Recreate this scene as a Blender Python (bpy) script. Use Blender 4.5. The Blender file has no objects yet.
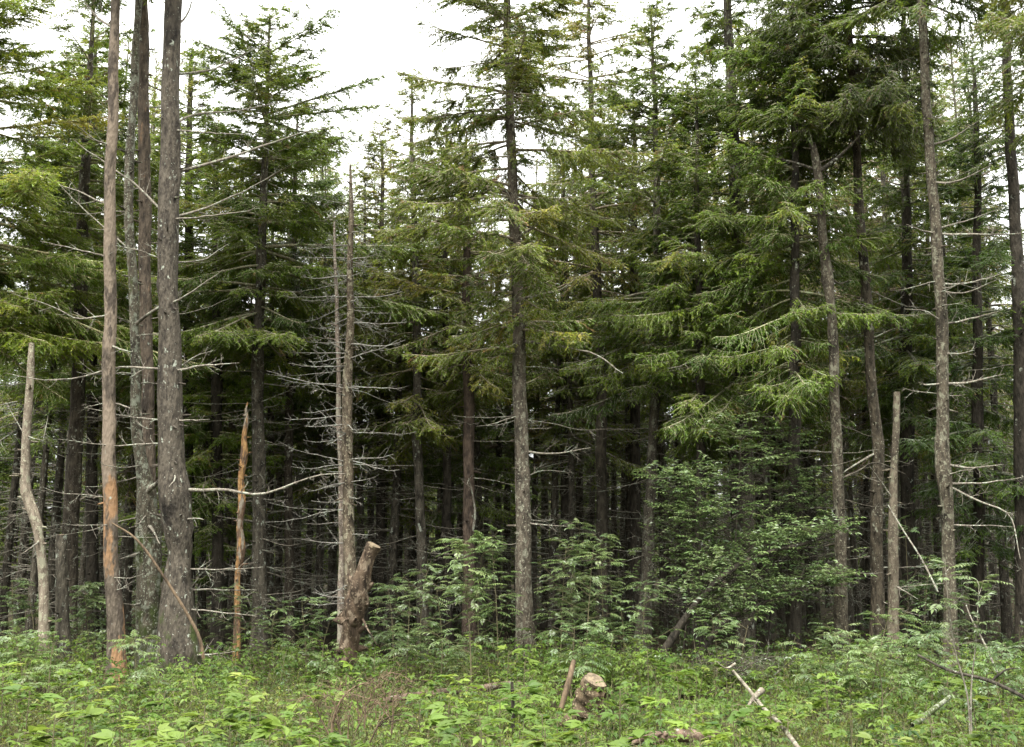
import bpy, math, random
import numpy as np
from mathutils import Vector

# ------------------------------------------------------------------ camera, world, sun, exposure
SC = bpy.context.scene
W_PX, H_PX, F_PX = 1024, 747, 1100.0
TILT = math.atan((545 - 373.5) / F_PX)
CAM_Z = 2.0
cam_d = bpy.data.cameras.new("camera")
cam_d.sensor_width = 36.0
cam_d.lens = F_PX / W_PX * 36.0
cam_d.clip_start = 0.05
cam_d.clip_end = 3000
cam = bpy.data.objects.new("camera", cam_d)
SC.collection.objects.link(cam)
cam.location = (0, 0, CAM_Z)
cam.rotation_euler = (math.radians(90) + TILT, 0, 0)
SC.camera = cam

SUN_EL, SUN_AZ = math.radians(62), math.radians(205)      # high, behind and to the left of the photographer
world = bpy.data.worlds.new("World")
SC.world = world
world.use_nodes = True
nt = world.node_tree
nt.nodes.clear()
w_out = nt.nodes.new("ShaderNodeOutputWorld")
w_bg = nt.nodes.new("ShaderNodeBackground")
w_bg.inputs["Strength"].default_value = 0.10
sky = nt.nodes.new("ShaderNodeTexSky")
sky.sky_type = 'NISHITA'
sky.sun_disc = False
sky.sun_elevation = SUN_EL
sky.sun_rotation = SUN_AZ
# thick even cloud over the clear sky: brighter overhead than at the horizon
w_tc = nt.nodes.new("ShaderNodeTexCoord")
w_sep = nt.nodes.new("ShaderNodeSeparateXYZ")
nt.links.new(w_tc.outputs["Generated"], w_sep.inputs[0])
w_ramp = nt.nodes.new("ShaderNodeMapRange")
w_ramp.inputs["From Min"].default_value = 0.0
w_ramp.inputs["From Max"].default_value = 1.0
w_ramp.inputs["To Min"].default_value = 2.5
w_ramp.inputs["To Max"].default_value = 36.0
nt.links.new(w_sep.outputs["Z"], w_ramp.inputs["Value"])
w_noise = nt.nodes.new("ShaderNodeTexNoise")
w_noise.inputs["Scale"].default_value = 2.2
w_noise.inputs["Detail"].default_value = 5
nt.links.new(w_tc.outputs["Generated"], w_noise.inputs["Vector"])
w_mul = nt.nodes.new("ShaderNodeMath"); w_mul.operation = 'MULTIPLY_ADD'
w_mul.inputs[1].default_value = 0.35
w_mul.inputs[2].default_value = 0.82
nt.links.new(w_noise.outputs["Fac"], w_mul.inputs[0])
w_m2 = nt.nodes.new("ShaderNodeMath"); w_m2.operation = 'MULTIPLY'
nt.links.new(w_ramp.outputs[0], w_m2.inputs[0])
nt.links.new(w_mul.outputs[0], w_m2.inputs[1])
w_vm = nt.nodes.new("ShaderNodeVectorMath"); w_vm.operation = 'SCALE'
w_vm.inputs[0].default_value = (1.0, 0.995, 0.96)
nt.links.new(w_m2.outputs[0], w_vm.inputs["Scale"])
w_mix = nt.nodes.new("ShaderNodeMix"); w_mix.data_type = 'RGBA'
w_mix.inputs["Factor"].default_value = 0.88
nt.links.new(sky.outputs["Color"], w_mix.inputs["A"])
nt.links.new(w_vm.outputs["Vector"], w_mix.inputs["B"])
nt.links.new(w_mix.outputs["Result"], w_bg.inputs["Color"])
nt.links.new(w_bg.outputs[0], w_out.inputs[0])

sun_d = bpy.data.lights.new("sun", 'SUN')
sun_d.energy = 2.6
sun_d.angle = math.radians(12)
sun_d.color = (1.0, 0.965, 0.91)
sun = bpy.data.objects.new("sun", sun_d)
SC.collection.objects.link(sun)
_sd = Vector((math.sin(SUN_AZ) * math.cos(SUN_EL), math.cos(SUN_AZ) * math.cos(SUN_EL), math.sin(SUN_EL)))
sun.rotation_euler = _sd.to_track_quat('Z', 'Y').to_euler()
sun.location = _sd * 60

SC.view_settings.view_transform = 'Standard'
SC.view_settings.look = 'None'
SC.view_settings.exposure = 1.28
SC.view_settings.gamma = 1.0
SC.view_settings.use_curve_mapping = False
SC.cycles.max_bounces = 5
SC.cycles.diffuse_bounces = 2
SC.cycles.glossy_bounces = 2
SC.cycles.transmission_bounces = 3
SC.cycles.transparent_max_bounces = 4
SC.cycles.use_denoising = True
SC.cycles.sample_clamp_indirect = 6

RNG = np.random.default_rng(11)
random.seed(11)
COL = SC.collection

# ------------------------------------------------------------------ pixel -> world helper, ground height
CT, ST = math.cos(TILT), math.sin(TILT)

def P(px, py, d):
    """World point seen at (px, py) lying at distance y = d."""
    xc, yc = (px - 512) / F_PX, (373.5 - py) / F_PX
    v = np.array([xc, CT - yc * ST, ST + yc * CT])
    v = v * (d / v[1])
    return np.array([v[0], v[1], v[2] + CAM_Z])

def px_size(py, d):
    """Metres per pixel at height py and distance d."""
    yc = (373.5 - py) / F_PX
    return d / (CT - yc * ST) / F_PX

def gh(x, y):
    x = np.asarray(x, float); y = np.asarray(y, float)
    return (0.05 * np.sin(x * 0.9 + 0.6 * np.sin(y * 0.5)) + 0.05 * np.sin(y * 0.75 + 1.3 + 0.8 * np.sin(x * 0.35))
            + 0.03 * np.sin(x * 2.1 + y * 1.7))

def unit(v):
    v = np.asarray(v, float)
    return v / np.maximum(np.linalg.norm(v, axis=-1, keepdims=True), 1e-9)

# ------------------------------------------------------------------ mesh builder
class MB:
    def __init__(self):
        self.v = []; self.loops = []; self.sizes = []; self.mat = []; self.tint = []; self.smooth = []; self.n = 0
    def add(self, verts, faces, mat=0, tint=0.5, smooth=False):
        verts = np.asarray(verts, np.float32).reshape(-1, 3)
        faces = np.asarray(faces, np.int64)
        m, k = faces.shape
        self.v.append(verts)
        self.loops.append((faces + self.n).ravel())
        self.sizes.append(np.full(m, k, np.int32))
        self.mat.append(np.full(m, mat, np.int32))
        self.smooth.append(np.full(m, smooth, bool))
        t = np.asarray(tint, np.float32)
        self.tint.append(np.full(m, float(t), np.float32) if t.ndim == 0 else np.broadcast_to(t, (m,)).astype(np.float32))
        self.n += len(verts)
    def arrays(self):
        return (np.concatenate(self.v), np.concatenate(self.loops), np.concatenate(self.sizes),
                np.concatenate(self.mat), np.concatenate(self.tint), np.concatenate(self.smooth))
    def add_arrays(self, arr, rot=0.0, scale=(1, 1, 1), loc=(0, 0, 0)):
        v, lo, si, ma, ti, sm = arr
        c, s = math.cos(rot), math.sin(rot)
        w = v * np.asarray(scale, np.float32)
        w = np.stack([w[:, 0] * c - w[:, 1] * s, w[:, 0] * s + w[:, 1] * c, w[:, 2]], 1) + np.asarray(loc, np.float32)
        self.v.append(w.astype(np.float32)); self.loops.append(lo + self.n); self.sizes.append(si)
        self.mat.append(ma); self.tint.append(ti); self.smooth.append(sm); self.n += len(v)
    def mesh(self, name, mats):
        me = bpy.data.meshes.new(name)
        v, lo, si, ma, ti, sm = self.arrays()
        me.vertices.add(len(v)); me.vertices.foreach_set("co", v.ravel())
        me.loops.add(len(lo)); me.loops.foreach_set("vertex_index", lo.astype(np.int32))
        me.polygons.add(len(si))
        starts = np.concatenate([[0], np.cumsum(si)[:-1]]).astype(np.int32)
        me.polygons.foreach_set("loop_start", starts)
        me.polygons.foreach_set("material_index", ma)
        me.polygons.foreach_set("use_smooth", sm)
        a = me.attributes.new("tint", 'FLOAT', 'FACE')
        a.data.foreach_set("value", ti)
        me.update(calc_edges=True)
        for m in mats:
            me.materials.append(m)
        return me
    def build(self, name, mats, parent=None, loc=(0, 0, 0)):
        o = bpy.data.objects.new(name, self.mesh(name, mats))
        COL.objects.link(o)
        o.location = loc
        if parent is not None:
            o.parent = parent
        return o

def tubes(mb, paths, radii, k=5, mat=0, tint=0.5, smooth=True, lump=None, cap=False):
    """paths (B,n,3), radii (B,n)."""
    paths = np.asarray(paths, float); radii = np.asarray(radii, float)
    if paths.ndim == 2:
        paths = paths[None]; radii = radii[None]
    B, n, _ = paths.shape
    tan = unit(np.gradient(paths, axis=1))
    ref = np.where(np.abs(tan[:, :1, 2:3]) > 0.8, np.array([1.0, 0, 0]), np.array([0, 0, 1.0]))
    a = unit(np.cross(tan, np.broadcast_to(ref, tan.shape)))
    b = np.cross(tan, a)
    th = np.arange(k) / k * 2 * np.pi
    R = radii[:, :, None] * np.ones(k)
    if lump is not None:
        R = R * lump
    ring = paths[:, :, None, :] + R[..., None] * (np.cos(th)[:, None] * a[:, :, None, :] + np.sin(th)[:, None] * b[:, :, None, :])
    idx = np.arange(B * n * k).reshape(B, n, k)
    f = np.stack([idx[:, :-1], np.roll(idx, -1, 2)[:, :-1], np.roll(idx, -1, 2)[:, 1:], idx[:, 1:]], -1).reshape(-1, 4)
    t = tint
    if np.ndim(tint) == 1:
        t = np.repeat(np.asarray(tint), (n - 1) * k)
    mb.add(ring.reshape(-1, 3), f, mat, t, smooth)
    if cap and B == 1:
        c = paths[0, -1] + tan[0, -1] * radii[0, -1] * 0.15
        base = ring[0, -1]
        vv = np.vstack([base, c])
        ff = [[i, (i + 1) % k, k] for i in range(k)]
        mb.add(vv, ff, cap if isinstance(cap, int) and cap is not True else mat, 0.9, False)

def blades(mb, p, d, s, L, Wd, mat=0, tint=0.5):
    """Flat lance-shaped faces: base p, direction d, side s."""
    L = np.asarray(L)[:, None]; Wd = np.asarray(Wd)[:, None]
    m = p + d * L * 0.42
    v = np.stack([p, m + s * Wd * 0.5, p + d * L, m - s * Wd * 0.5], 1)
    f = np.arange(len(p) * 4).reshape(-1, 4)
    mb.add(v.reshape(-1, 3), f, mat, tint)

def leaves(mb, p, d, nrm, L, Wd, mat=0, tint=0.5, fold=0.25, curl=0.2):
    """Pointed oval leaves folded at the midrib and curling down at the tip."""
    N = len(p)
    s = unit(np.cross(d, nrm)); n = unit(np.cross(s, d))
    L = np.broadcast_to(np.asarray(L, float), (N,))[:, None]; Wd = np.broadcast_to(np.asarray(Wd, float), (N,))[:, None]
    def at(u, w):
        return p + d * L * u + s * Wd * w + n * (np.abs(w) * Wd * fold * 2 - curl * L * u * u)
    pts = [at(0, 0), at(.33, 0), at(.68, 0), at(1.0, 0), at(.28, .46), at(.62, .38), at(.28, -.46), at(.62, -.38)]
    v = np.stack(pts, 1).reshape(-1, 3)
    o = np.arange(N)[:, None] * 8
    tri = np.concatenate([o + [0, 1, 4], o + [2, 3, 5], o + [1, 0, 6], o + [3, 2, 7]])
    quad = np.concatenate([o + [1, 2, 5, 4], o + [2, 1, 6, 7]])
    t = np.broadcast_to(np.asarray(tint, np.float32), (N,))
    n0 = mb.n
    mb.add(v, tri, mat, np.tile(t, 4))
    # quads reuse the same vertices
    mb.loops.append((quad + n0).ravel()); mb.sizes.append(np.full(len(quad), 4, np.int32)); mb.mat.append(np.full(len(quad), mat, np.int32))
    mb.smooth.append(np.zeros(len(quad), bool)); mb.tint.append(np.tile(t, 2).astype(np.float32))

def pinnate(mb, rng, p, d, L, pairs, lr, wr, mat=0, tint=0.5, droop=0.3, taper=0.5, stem_mat=1, simple=True, stem=True):
    """Compound leaves: N rachises with pairs of leaflets and one at the tip."""
    N = len(p)
    L = np.broadcast_to(np.asarray(L, float), (N,))
    up = np.array([0, 0, 1.0])
    side = unit(np.cross(d, up + rng.normal(0, .12, (N, 3))))
    tint = np.broadcast_to(np.asarray(tint, float), (N,))
    us = np.linspace(0.3, 0.95, pairs)
    P_, D_, L_, T_, N_ = [], [], [], [], []
    nrm0 = unit(np.cross(side, d))
    for u in us:
        q = p + d * (L * u)[:, None] - up * (droop * L * u * u)[:, None]
        tan = unit(d - up * (2 * droop * u))
        nn = unit(np.cross(side, tan))
        size = lr * (1 - taper * abs(u - 0.55) / 0.55)
        for sg in (-1, 1):
            P_.append(q); D_.append(unit(tan * 0.5 + side * sg * 0.85 - nn * 0.12 + rng.normal(0, .08, (N, 3))))
            L_.append(L * size * rng.uniform(.85, 1.1, N)); T_.append(tint + rng.normal(0, .05, N)); N_.append(nn)
    q = p + d * L[:, None] - up * (droop * L)[:, None]
    tan = unit(d - up * 2 * droop)
    P_.append(q); D_.append(tan); L_.append(L * lr); T_.append(tint); N_.append(unit(np.cross(side, tan)))
    p2, d2, l2, t2, n2 = map(np.concatenate, (P_, D_, L_, T_, N_))
    n2 = unit(n2 + rng.normal(0, .15, n2.shape))
    if simple:
        s2 = unit(np.cross(d2, n2))
        blades(mb, p2, d2, s2, l2, l2 * wr, mat, t2)
    else:
        leaves(mb, p2, d2, n2, l2, l2 * wr, mat, t2)
    if stem:
        uu = np.linspace(0, 1, 4)
        path = p[:, None] + d[:, None] * (L[:, None] * uu)[..., None] - up * (droop * L[:, None] * uu ** 2)[..., None]
        tubes(mb, path, np.broadcast_to(L[:, None] * 0.007, (N, 4)), 3, stem_mat, 0.5)

# ------------------------------------------------------------------ materials
def new_mat(name):
    m = bpy.data.materials.new(name); m.use_nodes = True
    t = m.node_tree; t.nodes.clear()
    out = t.nodes.new("ShaderNodeOutputMaterial")
    return m, t, out

def ramp(t, stops):
    r = t.nodes.new("ShaderNodeValToRGB")
    els = r.color_ramp.elements
    while len(els) < len(stops):
        els.new(0.5)
    for e, (pos, c) in zip(els, stops):
        e.position = pos; e.color = (*c, 1)
    return r

def leaf_mat(name, stops, trans=0.35, rough=0.5, spec=0.35, rnd=0.25):
    m, t, out = new_mat(name)
    at = t.nodes.new("ShaderNodeAttribute"); at.attribute_name = "tint"
    r = ramp(t, stops)
    t.links.new(at.outputs["Fac"], r.inputs["Fac"])
    oi = t.nodes.new("ShaderNodeObjectInfo")
    mu = t.nodes.new("ShaderNodeMix"); mu.data_type = 'RGBA'; mu.blend_type = 'MULTIPLY'; mu.inputs["Factor"].default_value = 1
    t.links.new(r.outputs["Color"], mu.inputs["A"]); t.links.new(oi.outputs["Color"], mu.inputs["B"])
    no = t.nodes.new("ShaderNodeTexNoise"); no.inputs["Scale"].default_value = 1.1; no.inputs["Detail"].default_value = 2
    tc = t.nodes.new("ShaderNodeTexCoord"); t.links.new(tc.outputs["Object"], no.inputs["Vector"])
    hs = t.nodes.new("ShaderNodeHueSaturation")
    mr = t.nodes.new("ShaderNodeMapRange"); mr.inputs["From Min"].default_value = .3; mr.inputs["From Max"].default_value = .7
    mr.inputs["To Min"].default_value = 1 - rnd * 1.3; mr.inputs["To Max"].default_value = 1 + rnd
    t.links.new(no.outputs["Fac"], mr.inputs["Value"]); t.links.new(mr.outputs[0], hs.inputs["Value"])
    t.links.new(mu.outputs["Result"], hs.inputs["Color"])
    pb = t.nodes.new("ShaderNodeBsdfPrincipled")
    pb.inputs["Roughness"].default_value = rough
    pb.inputs["Specular IOR Level"].default_value = spec
    t.links.new(hs.outputs["Color"], pb.inputs["Base Color"])
    tr = t.nodes.new("ShaderNodeBsdfTranslucent")
    hs2 = t.nodes.new("ShaderNodeHueSaturation"); hs2.inputs["Hue"].default_value = 0.485; hs2.inputs["Value"].default_value = 1.15
    t.links.new(hs.outputs["Color"], hs2.inputs["Color"]); t.links.new(hs2.outputs["Color"], tr.inputs["Color"])
    mx = t.nodes.new("ShaderNodeMixShader"); mx.inputs[0].default_value = trans
    t.links.new(pb.outputs[0], mx.inputs[1]); t.links.new(tr.outputs[0], mx.inputs[2])
    t.links.new(mx.outputs[0], out.inputs[0])
    return m

def bark_mat(name, dark, light, lichen=(0.30, 0.32, 0.26), lichen_amt=0.42, scale=14, peel=None, bump=1.0, moss=0.0, detail=6):
    m, t, out = new_mat(name)
    tc = t.nodes.new("ShaderNodeTexCoord")
    mp = t.nodes.new("ShaderNodeMapping"); mp.inputs["Scale"].default_value = (1, 1, 0.35)
    t.links.new(tc.outputs["Object"], mp.inputs["Vector"])
    n1 = t.nodes.new("ShaderNodeTexNoise"); n1.inputs["Scale"].default_value = scale; n1.inputs["Detail"].default_value = detail; n1.inputs["Roughness"].default_value = 0.7
    t.links.new(mp.outputs[0], n1.inputs["Vector"])
    vo = t.nodes.new("ShaderNodeTexVoronoi"); vo.inputs["Scale"].default_value = scale * 2.2
    t.links.new(mp.outputs[0], vo.inputs["Vector"])
    r1 = ramp(t, [(0.36, dark), (0.64, light)])
    t.links.new(n1.outputs["Fac"], r1.inputs["Fac"])
    cur = r1.outputs["Color"]
    def mask_mix(cur, col, nscale, thr, width=0.06, zs=1.0, zr=None):
        mpp = t.nodes.new("ShaderNodeMapping"); mpp.inputs["Scale"].default_value = (1, 1, zs)
        mpp.inputs["Location"].default_value = (random.uniform(0, 9), random.uniform(0, 9), random.uniform(0, 9))
        t.links.new(tc.outputs["Object"], mpp.inputs["Vector"])
        nn = t.nodes.new("ShaderNodeTexNoise"); nn.inputs["Scale"].default_value = nscale; nn.inputs["Detail"].default_value = 5; nn.inputs["Roughness"].default_value = .65
        t.links.new(mpp.outputs[0], nn.inputs["Vector"])
        fac = nn.outputs["Fac"]
        if zr:
            sp = t.nodes.new("ShaderNodeSeparateXYZ"); t.links.new(tc.outputs["Object"], sp.inputs[0])
            zr_ = t.nodes.new("ShaderNodeMapRange")
            zr_.inputs["From Min"].default_value, zr_.inputs["From Max"].default_value, zr_.inputs["To Min"].default_value, zr_.inputs["To Max"].default_value = zr
            t.links.new(sp.outputs["Z"], zr_.inputs["Value"])
            ad = t.nodes.new("ShaderNodeMath"); ad.operation = 'ADD'
            t.links.new(fac, ad.inputs[0]); t.links.new(zr_.outputs[0], ad.inputs[1]); fac = ad.outputs[0]
        mr = t.nodes.new("ShaderNodeMapRange"); mr.inputs["From Min"].default_value = thr; mr.inputs["From Max"].default_value = thr + width
        t.links.new(fac, mr.inputs["Value"])
        mx = t.nodes.new("ShaderNodeMix"); mx.data_type = 'RGBA'
        t.links.new(mr.outputs[0], mx.inputs["Factor"]); t.links.new(cur, mx.inputs["A"]); mx.inputs["B"].default_value = (*col, 1)
        return mx.outputs["Result"]
    if peel:
        cols, zr = peel
        for c, ns, th, zz in cols:
            cur = mask_mix(cur, c, ns, th, 0.05, 0.3, zz)
    if True:
        cur = mask_mix(cur, tuple(0.55 * a for a in dark), 2.2, .56, .12, .5)
        cur = mask_mix(cur, tuple(0.9 * a for a in light), 1.1, .60, .15, .6)
    if moss:
        cur = mask_mix(cur, (0.05, 0.065, 0.02), 3.5, 1 - moss, 0.1, 0.6, (0.0, 2.5, 0.12, -0.1))
    if lichen_amt:
        cur = mask_mix(cur, lichen, 9, 1 - lichen_amt, 0.05, 0.7)
        cur = mask_mix(cur, tuple(x * 1.5 for x in lichen), 34, 1.04 - lichen_amt, 0.03)
    oi = t.nodes.new("ShaderNodeObjectInfo")
    mu = t.nodes.new("ShaderNodeMix"); mu.data_type = 'RGBA'; mu.blend_type = 'MULTIPLY'; mu.inputs["Factor"].default_value = 1
    t.links.new(cur, mu.inputs["A"]); t.links.new(oi.outputs["Color"], mu.inputs["B"])
    pb = t.nodes.new("ShaderNodeBsdfPrincipled")
    pb.inputs["Roughness"].default_value = 0.85; pb.inputs["Specular IOR Level"].default_value = 0.2
    t.links.new(mu.outputs["Result"], pb.inputs["Base Color"])
    ad = t.nodes.new("ShaderNodeMath"); ad.operation = 'MULTIPLY_ADD'; ad.inputs[1].default_value = 0.5
    t.links.new(vo.outputs["Distance"], ad.inputs[0]); t.links.new(n1.outputs["Fac"], ad.inputs[2])
    bp = t.nodes.new("ShaderNodeBump"); bp.inputs["Strength"].default_value = bump; bp.inputs["Distance"].default_value = 0.03
    t.links.new(ad.outputs[0], bp.inputs["Height"]); t.links.new(bp.outputs[0], pb.inputs["Normal"])
    t.links.new(pb.outputs[0], out.inputs[0])
    return m

M = {}
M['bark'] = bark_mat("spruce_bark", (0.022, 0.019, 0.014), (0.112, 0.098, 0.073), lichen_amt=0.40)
M['bark_grey'] = bark_mat("lichened_bark", (0.032, 0.028, 0.021), (0.135, 0.120, 0.092), lichen=(0.19, 0.195, 0.15), lichen_amt=0.45)
M['bark_dark'] = bark_mat("shaded_bark", (0.016, 0.014, 0.010), (0.066, 0.056, 0.042), lichen_amt=0.36)  # dark bark; on inner trees the wood's shade is put into this colour
M['bark_moss'] = bark_mat("mossy_bark", (0.035, 0.03, 0.021), (0.12, 0.105, 0.075), lichen=(0.17, 0.18, 0.135), lichen_amt=0.46, moss=0.5)
M['bark_burl'] = bark_mat("burled_bark", (0.022, 0.018, 0.014), (0.105, 0.090, 0.068), lichen_amt=0.38, scale=18, bump=0.8, moss=0.42)
M['bark_peel'] = bark_mat("peeled_bark", (0.04, 0.032, 0.024), (0.135, 0.110, 0.082), lichen_amt=0.33,
                          peel=([((0.172, 0.137, 0.101), 2.2, 0.50, (1.2, 3.0, -0.2, 0.08)), ((0.24, 0.142, 0.074), 2.4, 0.585, (1.9, 6.0, 0.12, -0.15)), ((0.065, 0.052, 0.040), 5, 0.56, None)], None))
M['bark_brown'] = bark_mat("flaky_bark", (0.030, 0.024, 0.018), (0.125, 0.098, 0.071), lichen_amt=0.36,
                           peel=([((0.20, 0.125, 0.072), 3.2, 0.63, None)], None))
M['bark_snag'] = bark_mat("raw_snag_wood", (0.21, 0.11, 0.048), (0.46, 0.28, 0.12), lichen_amt=0.0, scale=20,
                          peel=([((0.13, 0.085, 0.055), 6, 0.54, (2.0, 4.8, 0.08, -0.06)), ((0.27, 0.235, 0.18), 7, 0.56, None), ((0.07, 0.05, 0.035), 8, 0.6, None)], None))
M['deadwood'] = bark_mat("weathered_deadwood", (0.13, 0.115, 0.095), (0.36, 0.33, 0.285), lichen=(0.36, 0.38, 0.31), lichen_amt=0.45, scale=22, bump=0.3)
M['twig_pale'] = bark_mat("grey_dead_twig", (0.10, 0.092, 0.078), (0.28, 0.26, 0.225), lichen=(0.28, 0.30, 0.25), lichen_amt=0.45, scale=22, bump=0.3)
M['twig'] = bark_mat("dead_twig_bark", (0.085, 0.073, 0.057), (0.25, 0.222, 0.178), lichen=(0.25, 0.27, 0.21), lichen_amt=0.45, scale=25, bump=0.2)
M['stub'] = bark_mat("rotting_stub_wood", (0.022, 0.016, 0.011), (0.15, 0.112, 0.078), lichen=(0.24, 0.20, 0.15), lichen_amt=0.44, scale=10, bump=0.9)
M['cutwood'] = bark_mat("cut_wood", (0.085, 0.066, 0.045), (0.21, 0.165, 0.105), lichen_amt=0.0, scale=24, bump=0.3)
M['rotten'] = bark_mat("rotten_log_wood", (0.06, 0.043, 0.033), (0.25, 0.19, 0.15), lichen_amt=0.40, scale=9, bump=0.9)
M['brown'] = bark_mat("withered_stalk", (0.06, 0.043, 0.028), (0.17, 0.122, 0.075), lichen_amt=0.0, scale=20, bump=0.2)
M['stem'] = bark_mat("green_brown_stem", (0.08, 0.075, 0.04), (0.15, 0.13, 0.075), lichen_amt=0.0, scale=20, bump=0.1)
M['needle'] = leaf_mat("spruce_needles", [(0.0, (0.032, 0.064, 0.010)), (0.35, (0.080, 0.132, 0.018)), (0.7, (0.150, 0.205, 0.028)), (0.92, (0.23, 0.23, 0.040)), (1.0, (0.17, 0.11, 0.05))], trans=0.40)
M['rowan'] = leaf_mat("rowan_leaves", [(0.0, (0.055, 0.10, 0.030)), (0.5, (0.105, 0.16, 0.050)), (1.0, (0.19, 0.24, 0.09))], trans=0.35, rough=0.36, spec=0.6)
M['berry'] = leaf_mat("raspberry_leaves", [(0.0, (0.030, 0.072, 0.013)), (0.4, (0.078, 0.138, 0.020)), (0.8, (0.145, 0.215, 0.033)), (1.0, (0.25, 0.29, 0.07))], trans=0.42, rough=0.48, spec=.3)
M['bilberry'] = leaf_mat("bilberry_leaves", [(0.0, (0.040, 0.080, 0.014)), (0.5, (0.10, 0.145, 0.026)), (1.0, (0.21, 0.21, 0.045))], trans=0.4, rough=.45, spec=.35)
M['fern'] = leaf_mat("fern_fronds", [(0.0, (0.05, 0.115, 0.024)), (0.5, (0.105, 0.18, 0.036)), (1.0, (0.19, 0.25, 0.05))], trans=0.45)
M['grass'] = leaf_mat("grass_blades", [(0.0, (0.07, 0.12, 0.03)), (0.6, (0.15, 0.19, 0.055)), (1.0, (0.32, 0.28, 0.13))], trans=0.4)

# ground: brown needle litter
gm, t, out = new_mat("forest_floor")
tc = t.nodes.new("ShaderNodeTexCoord")
n1 = t.nodes.new("ShaderNodeTexNoise"); n1.inputs["Scale"].default_value = 1.3; n1.inputs["Detail"].default_value = 9; n1.inputs["Roughness"].default_value = .7
t.links.new(tc.outputs["Object"], n1.inputs["Vector"])
r1 = ramp(t, [(0.3, (0.022, 0.018, 0.011)), (0.55, (0.045, 0.036, 0.022)), (0.75, (0.04, 0.055, 0.02))])
t.links.new(n1.outputs["Fac"], r1.inputs["Fac"])
pb = t.nodes.new("ShaderNodeBsdfPrincipled"); pb.inputs["Roughness"].default_value = .95; pb.inputs["Specular IOR Level"].default_value = .1
t.links.new(r1.outputs["Color"], pb.inputs["Base Color"])
n2 = t.nodes.new("ShaderNodeTexNoise"); n2.inputs["Scale"].default_value = 22; n2.inputs["Detail"].default_value = 6
t.links.new(tc.outputs["Object"], n2.inputs["Vector"])
bp = t.nodes.new("ShaderNodeBump"); bp.inputs["Distance"].default_value = .05; t.links.new(n2.outputs["Fac"], bp.inputs["Height"])
t.links.new(bp.outputs[0], pb.inputs["Normal"]); t.links.new(pb.outputs[0], out.inputs[0])
M['ground'] = gm

# ------------------------------------------------------------------ the ground: one sheet to the horizon
gx = np.concatenate([-np.geomspace(1200, 16, 24), np.arange(-15, 15.01, 0.25), np.geomspace(16, 1200, 24)])
gy = np.concatenate([-np.geomspace(300, 4, 12), np.arange(-3, 26, 0.25), np.geomspace(26.5, 1600, 36)])
X, Y = np.meshgrid(gx, gy)
Z = gh(X, Y)
nx, ny = len(gx), len(gy)
ii = np.arange(nx * ny).reshape(ny, nx)
mb = MB()
mb.add(np.stack([X, Y, Z], -1).reshape(-1, 3), np.stack([ii[:-1, :-1], ii[:-1, 1:], ii[1:, 1:], ii[1:, :-1]], -1).reshape(-1, 4), 0, 0.5, True)
ground = mb.build("forest_ground", [M['ground']])
ground['kind'] = 'structure'

# ------------------------------------------------------------------ things
def tag(o, label, cat, group=None, kind=None):
    if kind: o['kind'] = kind
    if label: o['label'] = label
    if cat: o['category'] = cat
    if group: o['group'] = group
    return o

def empty(name, loc, label, cat, group=None):
    o = bpy.data.objects.new(name, None); COL.objects.link(o)
    o.location = tuple(float(a) for a in loc)
    o.empty_display_size = 0.3
    return tag(o, label, cat, group)

def resample(pts, vals, n):
    """Smooth (Catmull-Rom) resampling of points and values."""
    pts = np.asarray(pts, float); vals = np.asarray(vals, float)
    L = np.concatenate([[0], np.cumsum(np.linalg.norm(np.diff(pts, axis=0), axis=1))])
    s = np.linspace(0, L[-1], n)
    ext = np.vstack([2 * pts[0] - pts[1], pts, 2 * pts[-1] - pts[-2]])
    out = np.zeros((n, 3)); ov = np.interp(s, L, vals)
    k = np.clip(np.searchsorted(L, s, side='right') - 1, 0, len(pts) - 2)
    u = ((s - L[k]) / np.maximum(L[k + 1] - L[k], 1e-9))[:, None]
    p0, p1, p2, p3 = ext[k], ext[k + 1], ext[k + 2], ext[k + 3]
    out = 0.5 * ((2 * p1) + (-p0 + p2) * u + (2 * p0 - 5 * p1 + 4 * p2 - p3) * u ** 2 + (-p0 + 3 * p1 - 3 * p2 + p3) * u ** 3)
    return out, ov

def lump_noise(rng, n, k, amt, freq=0.6):
    z = np.arange(n)[:, None]; a = np.arange(k)[None] / k * 2 * np.pi
    o = np.ones((n, k))
    for _ in range(7):
        m = rng.integers(1, 5); f = rng.uniform(.15, 1) * freq; ph = rng.uniform(0, 6.28)
        o += amt / 2.4 * np.sin(a * m + z * f + ph) * rng.uniform(.4, 1)
    return o

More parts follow.
